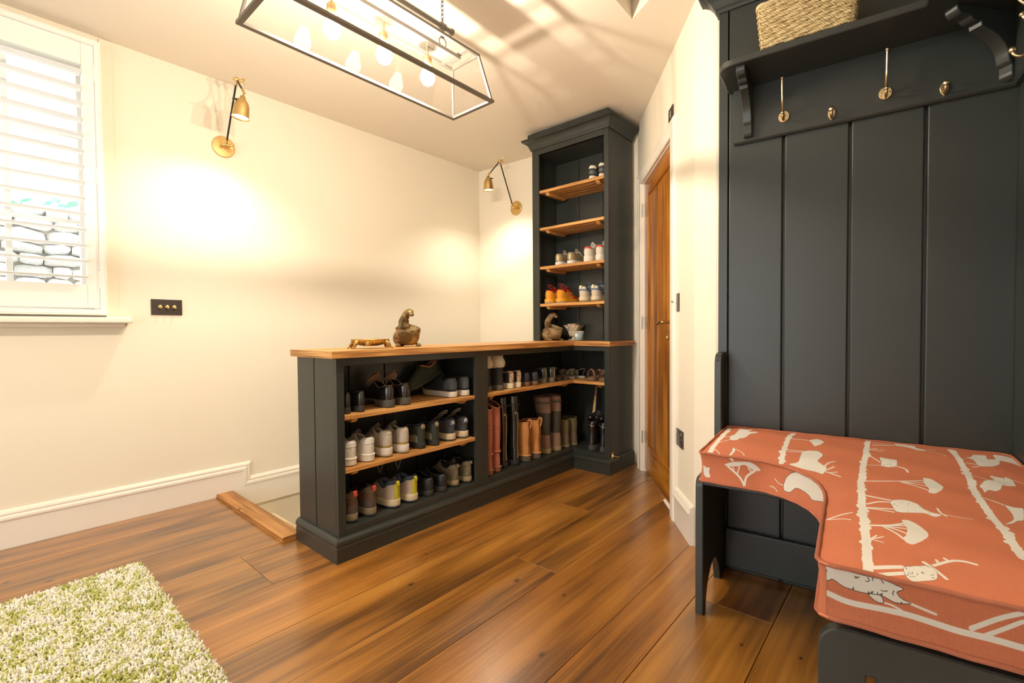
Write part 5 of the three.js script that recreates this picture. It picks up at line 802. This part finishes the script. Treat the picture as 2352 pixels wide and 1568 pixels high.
// right bay, floor: boots
const terra = mat(0.42, 0.13, 0.075, 0.5, { kind: 'leather' });
pair('tall_boot', 'tall russet leather riding boot', 'against the left side of the right-hand bay', 'boot', buildBoot, { L: 0.245, W: 0.074, sole: 0.03, H: 0.415, ankle: 0.12, sa: 0.034, sb: 0.052, waist: 0.78, top: 1.14, slope: 0.05, shaft: terra, lining: mat(0.12, 0.05, 0.03, 0.7), rim: mat(0.55, 0.26, 0.13, 0.6), sole_: mat(0.28, 0.1, 0.055, 0.6), welt: mat(0.4, 0.18, 0.1, 0.6), heel: 0.018, crease: true, extra: (t, k) => { obj('ankle_strap', [tube(k.ring(0.125, 0.003).filter((_, i) => i % 2 === 0), 0.0065, 50, 8, true)], terra, t); obj('seam', tube(k.ring(0.28, 0.001).filter((_, i) => i % 2 === 0), 0.0014, 50, 5, true), mat(0.2, 0.06, 0.04, 0.6), t); } }, [[2.008, S0, -1.908, 0.0], [2.09, S0, -1.92, 0.0]], BOOTG);
const glossBlack = mat(0.008, 0.009, 0.009, 0.14, { kind: 'patent' }), gold = mat(0.5, 0.3, 0.08, 0.5);
pair('rubber_boot', 'tall glossy black rubber boot with a mustard back stripe', 'beside the russet boots', 'boot', buildBoot, { L: 0.235, W: 0.08, sole: 0.03, H: 0.44, ankle: 0.12, sa: 0.0325, sb: 0.054, waist: 0.86, top: 1.14, shaft: glossBlack, lining: cBlack(0.5), sole_: rubber, heel: 0.016, extra: (t, k) => { obj('stripe', k.strip(0, 0.045, 0.335, 0.0035, 0.0012), gold, t); obj('buckle_strap', tube(k.ring(0.385, 0.003).filter((_, i) => i % 2 === 0), 0.006, 50, 8, true), mat(0.03, 0.032, 0.026, 0.4), t); const p = k.ring(0.385, 0.009)[3]; obj('stud', ball(p[0], p[1], p[2], 0.0045), M.brass, t); const e = k.ring(0.335, 0.002)[2]; obj('badge', [0, 2.1, 4.2].map((a) => ball(e[0] + Math.cos(a) * 0.006, e[1] + Math.sin(a) * 0.006, e[2] + 0.003, 0.0045, 1, 1, 0.4, 8)), mat(0.7, 0.55, 0.3, 0.3, { metalness: 0.5 }), t); } }, [[2.182, S0, -1.945, 0.0], [2.274, S0, -1.93, 0.0]], BOOTG);
const tanLea = mat(0.55, 0.23, 0.065, 0.6, { kind: 'suede' });
pair('chelsea_boot', 'orange tan leather ankle boot with a grey cleated sole', 'in the middle of the right-hand bay', 'boot', buildBoot, { L: 0.262, W: 0.09, sole: 0.04, H: 0.255, ankle: 0.12, sa: 0.043, sb: 0.066, waist: 0.88, top: 1.05, slope: -0.01, shaft: tanLea, lining: mat(0.08, 0.03, 0.02, 0.8), sole_: mat(0.11, 0.085, 0.06, 0.8), welt: mat(0.62, 0.36, 0.12, 0.6), crease: true, extra: (t, k) => { obj('pull_tab', [tube([[0, 0.22, 0.008], [0, 0.27, 0.016], [0.0, 0.274, -0.004], [0, 0.24, -0.012]], 0.0055, 20, 8)], tanLea, t); obj('back_strip', k.strip(0, 0.05, 0.245, 0.008, 0.0014), mat(0.46, 0.2, 0.06, 0.6, { kind: 'suede' }), t); } }, [[2.378, S0, -1.918, 0.0], [2.476, S0, -1.908, 0.0]], BOOTG);
const oliveLea = mat(0.05, 0.042, 0.026, 0.75, { kind: 'suede' }), taupe = mat(0.24, 0.14, 0.09, 0.75, { kind: 'suede' });
pair('country_boot', 'tall olive and brown country boot with a muddy sole', 'to the right of the tan boots', 'boot', buildBoot, { L: 0.255, W: 0.094, sole: 0.034, H: 0.395, ankle: 0.125, sa: 0.04, sb: 0.058, waist: 0.78, top: 1.14, shaft: oliveLea, foot: taupe, footUp: 0.005, cuff: mat(0.2, 0.11, 0.07, 0.7, { kind: 'leather' }), cuffH: 0.11, cuffOff: 0.001, lining: mat(0.2, 0.06, 0.05, 0.7), sole_: mat(0.3, 0.22, 0.11, 0.95, { kind: 'suede' }), crease: true, extra: (t, k) => obj('cuff_band', tube(k.ring(0.355, 0.001).filter((_, i) => i % 2 === 0), 0.007, 50, 8, true), mat(0.07, 0.07, 0.04, 0.6), t) }, [[2.622, S0, -1.93, 0.0], [2.732, S0, -1.92, 0.0]], BOOTG);
pair('short_boot', 'short scuffed olive brown boot', 'in the corner of the right-hand bay', 'boot', buildBoot, { L: 0.24, W: 0.08, sole: 0.022, H: 0.205, ankle: 0.1, sa: 0.038, sb: 0.054, waist: 0.82, top: 1.08, shaft: mat(0.13, 0.1, 0.04, 0.65, { kind: 'suede' }), foot: mat(0.15, 0.1, 0.055, 0.7, { kind: 'suede' }), lining: cBlack(0.7), sole_: mat(0.2, 0.16, 0.08, 0.9, { kind: 'suede' }), crease: true }, [[2.848, S0, -1.925, 0.0], [2.938, S0, -1.916, 0]], BOOTG);
const softBlack = mat(0.012, 0.012, 0.012, 0.3, { kind: 'patent' });
pair('buckled_boot', 'black leather ankle boot with a loose unbuckled strap', 'standing in the return bay', 'boot', buildBoot, { L: 0.25, W: 0.078, sole: 0.04, H: 0.235, ankle: 0.13, sa: 0.036, sb: 0.058, waist: 0.86, top: 1.15, slope: 0.06, shaft: softBlack, lining: cBlack(0.6), sole_: mat(0.06, 0.06, 0.055, 0.7), heel: 0.02, crease: true, extra: (t, k) => { obj('strap', tube([[-0.036, 0.2, -0.03], [-0.01, 0.19, 0.012], [0.03, 0.185, 0.004], [0.037, 0.196, -0.02], [0.034, 0.21, -0.05]], 0.006, 36, 8), softBlack, t); obj('strap_edge', tube([[0.012, 0.183, 0.021], [0.03, 0.179, 0.012], [0.037, 0.188, -0.004]], 0.002, 20, 6), gold, t); obj('collar_flap', [ball(-0.012, 0.235, -0.03, 0.026, 0.9, 0.6, 1.1), ball(0.016, 0.232, -0.07, 0.024, 1, 0.6, 1.1)], softBlack, t); } }, [[2.868, S0, -1.757, -Math.PI / 2], [2.87, S0, -1.666, -Math.PI / 2]], BOOTG);
{
  const t = thing('shoe_horn', 'long pale wooden shoe horn leaning in the back corner of the bay', 'shoe horn', [2.99, S0 + 0.001, -1.83], 0); t.rotation.set(0, 0, -0.2);
  const g = skin([0, 0.1, 0.25, 0.5, 0.75, 0.9, 1].map((u) => { const w = lerp(0.016, 0.008, u), r = []; for (let i = 0; i < 12; i++) { const a = (i / 12) * 2 * Math.PI; r.push([Math.cos(a) * 0.004, u * 0.44, Math.sin(a) * w]); } return r; }), true);
  obj('blade', g, mat(0.62, 0.38, 0.14, 0.5), t); obj('grip', [ball(0, 0.44, 0, 0.008, 0.6, 1.3, 1.1), rod([0, 0.37, 0], [0, 0.44, 0], 0.0085, 0.0075)], mat(0.25, 0.12, 0.06, 0.5), t);
}
// tall shelves: toes point into the unit
const Q = -Math.PI / 2, TX = 2.872;
pair('dark_trainer', 'dark grey trainer with a cream heel', 'on the top shelf', 'shoe', buildLow, { L: 0.24, W: 0.074, sole: 0.022, heelH: 0.095, vampH: 0.09, toeH: 0.056, grow: 0.003, upper: mat(0.05, 0.055, 0.06, 0.7, { kind: 'knit' }), mid: mat(0.66, 0.58, 0.46, 0.6), lining: dark, pad: 0.004, panels: [['heel_top', -0.14, 0.14, 0.5, 1, 0.0025, mat(0.72, 0.66, 0.55, 0.5), (u) => 1], ['heel_band', -0.18, 0.18, 0.16, 0.3, 0.002, mat(0.1, 0.11, 0.115, 0.5), null]] }, [[TX, 2.0535, -1.748, Q], [TX, 2.0535, -1.67, Q]], TALLG);
const goldLea = mat(0.42, 0.34, 0.2, 0.35, { kind: 'leather', metalness: 0.45 });
pair('gold_trainer', 'pale gold metallic trainer with a white sole', 'on the third shelf up', 'shoe', buildLow, { L: 0.245, W: 0.082, sole: 0.026, heelH: 0.082, vampH: 0.09, toeH: 0.052, grow: 0.003, spring: 0.004, upper: goldLea, mid: whiteRub, lining: mat(0.3, 0.26, 0.2, 0.8), pad: 0.004, tongue: mat(0.45, 0.4, 0.3, 0.7), lace: mat(0.7, 0.66, 0.58, 0.7), panels: [['sole_label', -0.012, 0.012, 0.0, 0.06, 0.007, mat(0.03, 0.03, 0.03, 0.6), null]] }, [[TX, 1.4795, -2.042, Q], [TX, 1.4795, -1.935, Q]], TALLG);
pair('red_heel_trainer', 'white chunky trainer with a red heel tab', 'on the third shelf up', 'shoe', buildLow, { L: 0.24, W: 0.088, sole: 0.042, heelH: 0.105, vampH: 0.112, toeH: 0.062, grow: 0.005, upper: mat(0.66, 0.6, 0.5, 0.6, { kind: 'leather' }), mid: mat(0.72, 0.67, 0.57, 0.6), lining: mat(0.5, 0.46, 0.4, 0.8), pad: 0.004, tongue: mat(0.66, 0.62, 0.55, 0.7), tongueUp: 0.04, lace: mat(0.74, 0.7, 0.64, 0.7), bow: [[0, 0.0, 0], [-0.02, 0.02, 0.01], [0, 0.035, 0.02], [0.015, 0.015, 0.01], [0, 0, 0]], panels: [['heel_tab', -0.13, 0.13, 0.62, 1, 0.0025, mat(0.6, 0.07, 0.035, 0.55, { kind: 'leather' }), null]] }, [[TX, 1.4795, -1.79, Q], [TX, 1.4795, -1.693, Q]], TALLG);
const orange = mat(0.78, 0.33, 0.02, 0.6, { kind: 'knit' }), red = mat(0.55, 0.035, 0.015, 0.65, { kind: 'knit' });
pair('orange_trainer', 'bright orange and red trail running shoe with a flared heel', 'on the lowest tall shelf', 'shoe', buildLow, { L: 0.24, W: 0.09, sole: 0.034, heelH: 0.098, dip: 0.02, vampH: 0.1, toeH: 0.06, grow: 0.009, spring: 0.016, upper: orange, mid: mat(0.8, 0.36, 0.02, 0.55), outsole: mat(0.42, 0.4, 0.42, 0.6), lining: red, collar: red, pad: 0.005, tongue: red, tongueUp: 0.03, lace: red, bow: [[0, 0, 0], [-0.03, 0.03, 0.05], [-0.01, 0.045, 0.08], [0.02, 0.03, 0.06], [0, 0.01, 0.03], [-0.02, 0.035, 0.06]], panels: [['toe_panel', -0.98, -0.6, 0.02, 1, 0.0015, red, null], ['toe_panel', 0.6, 0.98, 0.02, 1, 0.0015, red, null], ['eyestay', -0.62, -0.4, 0.62, 1, 0.002, red, null], ['eyestay', 0.4, 0.62, 0.62, 1, 0.002, red, null], ['side_lettering', 0.4, 0.58, 0.3, 0.62, 0.003, std({ map: text('HOKA', '#f4efe6', '#d8551c', { size: 76 }), roughness: 0.6 }), null]] }, [[TX, 1.1975, -2.135, Q], [TX, 1.1975, -2.03, Q]], TALLG);
const bone = mat(0.6, 0.52, 0.4, 0.65, { kind: 'leather' }), denim = mat(0.16, 0.2, 0.29, 0.7, { kind: 'knit' });
const swoosh = std({ map: canvasTex(256, 128, (c) => { c.fillStyle = '#6f7d94'; c.fillRect(0, 0, 256, 128); c.fillStyle = '#f1ede4'; c.beginPath(); c.moveTo(20, 62); c.quadraticCurveTo(24, 112, 92, 92); c.lineTo(244, 30); c.lineTo(92, 70); c.quadraticCurveTo(36, 84, 40, 44); c.closePath(); c.fill(); }), roughness: 0.6 });
pair('blue_trainer', 'blue and bone white trainer with a pale heel loop', 'on the lowest tall shelf', 'shoe', buildLow, { L: 0.245, W: 0.09, sole: 0.036, heelH: 0.108, dip: 0.022, vampH: 0.11, toeH: 0.062, grow: 0.005, spring: 0.014, upper: bone, mid: mat(0.66, 0.56, 0.4, 0.6), outsole: mat(0.34, 0.28, 0.12, 0.7), lining: mat(0.4, 0.4, 0.42, 0.8), collar: denim, pad: 0.005, tongue: denim, tongueUp: 0.035, lace: mat(0.68, 0.62, 0.5, 0.7), tab: mat(0.72, 0.66, 0.45, 0.6), tabH: 0.022, panels: [['collar_band', -0.5, -0.06, 0.5, 0.99, 0.002, denim, null], ['collar_band', 0.06, 0.5, 0.5, 0.99, 0.002, denim, null], ['heel_band', -0.2, 0.2, 0.42, 0.56, 0.0022, denim, null], ['heel_patch', -0.06, 0.06, 0.56, 0.98, 0.0025, mat(0.74, 0.66, 0.5, 0.6), null], ['side_emblem', 0.25, 0.55, 0.2, 0.7, 0.0028, swoosh, null]] }, [[TX, 1.1975, -1.83, Q], [TX, 1.1975, -1.73, Q]], TALLG);
// ---------------------------------------------------------------- ornaments on the worktop
function loft(points, radii, seg = 24, n = 14, up = V3(0, 0, 1)) {                 // elliptical tube; radii [[a, b], ...] across and along "up"
  const c = new THREE.CatmullRomCurve3(points.map((p) => V3(...p))), rows = [];
  for (let i = 0; i <= seg; i++) { const u = i / seg, P = c.getPoint(u), T = c.getTangent(u), k = u * (radii.length - 1), j = Math.min(radii.length - 2, Math.floor(k)), f = smooth(0, 1, k - j), a = lerp(radii[j][0], radii[j + 1][0], f), b = lerp(radii[j][1], radii[j + 1][1], f), A = new THREE.Vector3().crossVectors(T, up).normalize(), B = new THREE.Vector3().crossVectors(A, T).normalize(), r = []; for (let q = 0; q < n; q++) { const w = (q / n) * 2 * Math.PI, v = P.clone().addScaledVector(A, Math.cos(w) * a).addScaledVector(B, Math.sin(w) * b); r.push(v.toArray()); } rows.push(r); }
  return skin(rows, true);
}
const patina = (a, b, m, r, s) => std({ map: makeTex(256, 256, (u, v) => mix3(a, b, smooth(0.3, 0.7, fbm(u * 6, v * 6, 6, 6, s, 4))), true, 1, 1), metalness: m, roughness: r, bumpMap: withRepeat(T_fine, 0.6, 0.6), bumpScale: 0.0008 });
M.antique = patina([0.36, 0.29, 0.18], [0.66, 0.55, 0.36], 0.65, 0.4, 41); M.gilt = patina([0.55, 0.41, 0.18], [0.88, 0.73, 0.42], 0.75, 0.38, 43); M.stone = patina([0.48, 0.39, 0.26], [0.68, 0.58, 0.42], 0.1, 0.55, 45);
{
  const t = thing('turtle_dish', 'small gilt metal turtle-shaped dish near the left end of the worktop', 'ornament', [1.262, 0.9155, -2.0], R(-22));
  const ov = (g) => g.scale(1.08, 1, 0.8);
  obj('shell_dish', ov(lathe([[0, 0.012], [0.03, 0.0125], [0.058, 0.019], [0.076, 0.032], [0.0835, 0.041], [0.085, 0.044], [0.082, 0.0435], [0.072, 0.035], [0.05, 0.024], [0.03, 0.019], [0, 0.018]], 44)), M.gilt, t);
  obj('head', [loft([[-0.02, 0.025, 0.056], [-0.024, 0.026, 0.07], [-0.027, 0.024, 0.08]], [[0.012, 0.011], [0.015, 0.012], [0.008, 0.007]], 14, 12, V3(0, 1, 0)), ball(-0.027, 0.024, 0.081, 0.01), ball(-0.034, 0.032, 0.079, 0.003), ball(-0.02, 0.032, 0.081, 0.003)], M.gilt, t);
  for (const [x, z] of [[0.06, 0.036], [0.062, -0.036], [-0.06, 0.036], [-0.062, -0.036]]) {
    const sx = Math.sign(x), sz = Math.sign(z), g = [loft([[x * 0.8, 0.03, z * 0.9], [x * 1.12, 0.031, z * 1.12], [x * 1.32, 0.018, z * 1.3], [x * 1.4, 0.005, z * 1.34]], [[0.008, 0.008], [0.0105, 0.0095], [0.008, 0.0075], [0.009, 0.004]], 16, 12)];
    for (const k of [-1, 0, 1]) g.push(ball(x * 1.4 + sx * 0.009, 0.0032, z * 1.34 + k * 0.006 + sz * 0.002, 0.0038, 1.6, 0.75, 0.8, 8));
    obj('leg', g, M.gilt, t);
  }
  const dots = []; for (let i = 0; i < 40; i++) { const a = (i / 40) * 2 * Math.PI; dots.push(ball(Math.cos(a) * 0.0795 * 1.08, 0.034, Math.sin(a) * 0.0795 * 0.8, 0.0042, 1, 1.1, 1, 8)); } obj('shell_rim', dots, M.gilt, t);
}
function openMouthPot(label, pos, turn, m, k) {
  const t = thing('animal_pot', label, 'ornament', pos, turn); t.scale.setScalar(k);
  const rows = [], inner = []; const P = [[0.001, 0.008], [0.03, 0.008], [0.046, 0.018], [0.057, 0.042], [0.062, 0.072], [0.066, 0.094]];
  const rim = (a, y) => y + (y > 0.05 ? ((y - 0.05) / 0.044) * (0.026 * Math.max(0, -Math.sin(a)) ** 1.3 - 0.01 * Math.max(0, Math.sin(a))) : 0);                 // the lip climbs at the back
  for (const [r, y] of P) rows.push(Array.from({ length: 36 }, (_, i) => { const a = (i / 36) * 2 * Math.PI; return [Math.cos(a) * r, rim(a, y), Math.sin(a) * r * 0.9]; }));
  for (const [r, y] of [...P].reverse()) inner.push(Array.from({ length: 36 }, (_, i) => { const a = (i / 36) * 2 * Math.PI; return [Math.cos(a) * Math.max(0.001, r - 0.004), rim(a, y) - (y > 0.09 ? 0.0005 : -0.003), Math.sin(a) * Math.max(0.001, r - 0.004) * 0.9]; }));
  obj('bowl', skin([...rows, ...inner], true), m, t);
  obj('upper_jaw', [loft([[-0.012, 0.1, -0.052], [-0.018, 0.13, -0.05], [-0.012, 0.155, -0.04], [0.0, 0.178, -0.026], [0.012, 0.182, -0.008], [0.018, 0.168, 0.006]], [[0.034, 0.012], [0.027, 0.012], [0.022, 0.013], [0.021, 0.015], [0.02, 0.014], [0.007, 0.006]], 28, 16, V3(0, 0.5, 1)), ball(0.0175, 0.169, 0.004, 0.0095, 1.5, 1, 1)], m, t);
  obj('eye', [ball(-0.035, 0.13, -0.055, 0.008), ball(0.004, 0.135, -0.056, 0.008)], m, t);
  obj('body', [ball(-0.035, 0.045, -0.04, 0.042, 1, 1.1, 0.9), ball(-0.058, 0.06, -0.016, 0.02, 0.6, 1, 1)], m, t);
  for (const [x, z] of [[-0.056, 0.012], [0.05, 0.01]]) obj('foot', [ball(x, 0.009, z, 0.014, 1, 0.62, 1.3), ...[-1, 0, 1].map((q) => ball(x + q * 0.009, 0.0055, z + 0.017, 0.0052, 1, 0.9, 1.2, 8))], m, t);
  return t;
}
openMouthPot('bronzed wide-mouthed animal pot standing beside the turtle dish', [1.522, 0.9155, -2.05], R(-30), M.antique, 1.0);
openMouthPot('pale stone coloured wide-mouthed animal pot in the tall shelf unit', [2.958, 0.9155, -2.132], R(-12), M.stone, 1.08);
{
  const t = thing('footed_bowl', 'black and cream patterned footed bowl filled with cards', 'bowl', [3.052, 0.9155, -2.01], R(8));
  const print = std({ map: canvasTex(512, 256, (c) => { c.fillStyle = '#d9cfba'; c.fillRect(0, 0, 512, 256); for (let i = 0; i < 900; i++) { c.fillStyle = ['#2a241f', '#2a241f', '#6e5a48', '#a08a78'][i % 4]; c.beginPath(); c.ellipse(rnd() * 512, rnd() * 256, rr(2, 9), rr(1.5, 4), rnd() * 3, 0, 7); c.fill(); } }), roughness: 0.35 });
  const sq = (r, y) => Array.from({ length: 40 }, (_, i) => { const a = (i / 40) * 2 * Math.PI, k = Math.pow(Math.pow(Math.abs(Math.cos(a)), 6) + Math.pow(Math.abs(Math.sin(a)), 6), -1 / 6); return [Math.cos(a) * r * k, y, Math.sin(a) * r * k]; });
  obj('base', skin([sq(0.001, 0), sq(0.036, 0), sq(0.036, 0.006), sq(0.02, 0.01), sq(0.012, 0.022), sq(0.013, 0.03)], true), print, t);
  obj('body', skin([sq(0.013, 0.028), sq(0.028, 0.033), sq(0.036, 0.05), sq(0.037, 0.066), sq(0.048, 0.085), sq(0.066, 0.112), sq(0.068, 0.116), sq(0.064, 0.114), sq(0.046, 0.088), sq(0.03, 0.06), sq(0.001, 0.05)], true), print, t);
  obj('card', box(-0.05, 0.03, 0.108, 0.124, -0.03, 0.035, 0.001), mat(0.45, 0.2, 0.13, 0.6), t); obj('card', box(-0.04, 0.035, 0.124, 0.128, -0.035, 0.03, 0.001).rotateZ(0.05), mat(0.7, 0.62, 0.5, 0.6), t);
}
{
  const t = thing('glass_candle', 'pale blue candle in a small glass tumbler on the worktop', 'candle', [2.95, 0.9155, -1.9]);
  obj('tumbler', lathe([[0, 0.002], [0.028, 0], [0.03, 0.003], [0.038, 0.072], [0.0365, 0.073], [0.0295, 0.006], [0, 0.006]], 32), phys({ color: 0xffffff, transmission: 0.9, thickness: 0, roughness: 0.03, ior: 1.45 }), t);
  obj('wax', lathe([[0, 0.008], [0.0292, 0.008], [0.0345, 0.05], [0.02, 0.053], [0, 0.051]], 28), std({ map: canvasTex(128, 64, (c) => { c.fillStyle = '#7fb0bb'; c.fillRect(0, 0, 128, 64); c.fillStyle = '#e8f1f0'; c.fillRect(20, 18, 80, 22); }), roughness: 0.4 }), t);
}
// ---------------------------------------------------------------- switches and sockets
{
  const t = thing('toggle_switch', 'three-gang bronze toggle switch plate on the wall beside the window', 'switch', [0.725, 1.1415, ZL]);
  obj('plate', box(-0.0725, 0.0725, -0.044, 0.044, 0, 0.006, 0.002), M.plate ??= std({ color: new THREE.Color(0.11, 0.09, 0.08), metalness: 0.7, roughness: 0.3 }), t);
  for (const x of [-0.031, 0.002, 0.035]) obj('toggle', [lathe([[0.0105, 0], [0.011, 0.003], [0.008, 0.007], [0.004, 0.0075], [0, 0.0075]], 24).rotateX(Math.PI / 2).translate(x, 0.002, 0.006), rod([x, 0.002, 0.01], [x + 0.001, -0.004, 0.026], 0.0022, 0.0042), ball(x + 0.001, -0.0045, 0.027, 0.0045)], M.brass, t);
}
const doorThing = (name, label, cat, s, y) => { const t = thing(name, label, cat); const p = DW(s); t.position.set(p[0], y, p[1]); t.rotation.y = Math.atan2(-nw[0], -nw[1]); return t; };
{
  const t = doorThing('rocker_switch', 'small dark bronze light switch on the wall beside the door', 'switch', 2.468, 1.133);
  obj('plate', box(-0.043, 0.043, -0.046, 0.046, 0, 0.007, 0.002), M.plate, t);
  obj('toggle', [lathe([[0.0105, 0], [0.011, 0.003], [0.007, 0.007], [0, 0.0075]], 20).rotateX(Math.PI / 2).translate(0, 0, 0.007), rod([0, 0, 0.01], [0.002, 0.006, 0.028], 0.0022, 0.0042), ball(0.002, 0.0065, 0.029, 0.0045)], M.steel, t);
  const k = doorThing('isolator_switch', 'small dark bronze switch plate high above the door casing', 'switch', 2.583, 2.138);
  obj('plate', box(-0.043, 0.043, -0.038, 0.038, 0, 0.007, 0.002), M.plate, k); obj('rocker', box(-0.012, 0.012, -0.018, 0.018, 0.005, 0.012, 0.003), M.steel, k);
  const s = doorThing('wall_socket', 'dark bronze double plug socket low on the wall beside the bench', 'socket', 2.423, 0.447);
  obj('plate', box(-0.073, 0.073, -0.043, 0.043, 0, 0.007, 0.002), M.plate, s);
  for (const x of [-0.034, 0.034]) { obj('outlet', [box(x - 0.003, x + 0.003, 0.002, 0.012, 0.006, 0.0075, 0), box(x - 0.012, x - 0.006, -0.014, -0.01, 0.006, 0.0075, 0), box(x + 0.006, x + 0.012, -0.014, -0.01, 0.006, 0.0075, 0)], M.black, s); obj('rocker', box(x + 0.014, x + 0.024, 0.018, 0.034, 0.006, 0.011, 0.002), M.steel, s); }
  obj('screw', [ball(-0.06, 0, 0.007, 0.004, 1, 1, 0.4, 8), ball(0.06, 0, 0.007, 0.004, 1, 1, 0.4, 8)], M.brass, s);
}
// ---------------------------------------------------------------- shaggy rug
{
  const t = thing('shaggy_rug', 'cream and lime green shaggy pile rug on the floorboards', 'rug');
  const x0 = -1.55, x1 = 0.455, z0 = -2.505, z1 = -0.75;
  obj('backing', box(x0, x1, 0.0005, 0.008, z0, z1, 0.003), std({ color: new THREE.Color(0.5, 0.47, 0.3), roughness: 0.95 }), t);
  const cols = [[0.9, 0.87, 0.76], [0.9, 0.86, 0.74], [0.82, 0.8, 0.48], [0.62, 0.62, 0.2], [0.48, 0.5, 0.14], [0.84, 0.78, 0.6], [0.93, 0.9, 0.82]];
  const strand = new THREE.CapsuleGeometry(0.0028, 0.012, 2, 5); { const p = strand.attributes.position; for (let i = 0; i < p.count; i++) { const u = p.getY(i) / 0.02 + 0.5; p.setXYZ(i, p.getX(i) + 0.006 * u * u, p.getY(i) + 0.0075, p.getZ(i)); } strand.computeVertexNormals(); }
  const m = std({ color: 0xffffff, roughness: 0.95 }), dense = [];
  for (let x = x0; x < x1; x += 0.0057) for (let z = z0; z < z1; z += 0.0057) { if (x < -0.35 && ((Math.round(x * 1e4) + Math.round(z * 1e4)) & 1)) continue; dense.push([x + rr(-0.004, 0.004), z + rr(-0.004, 0.004)]); }
  const im = new THREE.InstancedMesh(strand, m, dense.length), M4 = new THREE.Matrix4(), q = new THREE.Quaternion(), e = new THREE.Euler(), c = new THREE.Color();
  dense.forEach(([x, z], i) => { const k = fbm(x * 28 + 100, z * 28 + 100, 4096, 4096, 77, 2), h = fbm(x * 90 + 300, z * 90 + 300, 4096, 4096, 78, 2), edge = Math.min(x - x0, x1 - x, z - z0, z1 - z); e.set(rr(-0.75, 0.75), rr(0, 6.28), rr(-0.75, 0.75)); q.setFromEuler(e); const s = rr(0.75, 1.25) * (edge < 0.012 ? 0.85 : 1); M4.compose(V3(x, 0.009, z), q, V3(s, s * rr(0.85, 1.2), s)); im.setMatrixAt(i, M4); const w = 0.42 * k + 0.58 * h + rr(-0.1, 0.1); const a = w < 0.36 ? 4 : w < 0.42 ? 3 : w < 0.46 ? 2 : w < 0.5 ? 5 : rnd() < 0.5 ? 0 : 6; c.setRGB(...cols[a]); im.setColorAt(i, c); });
  im.name = 'pile'; im.userData.kind = 'stuff'; im.castShadow = im.receiveShadow = true; t.add(im);
}
renderer.render(scene, camera);
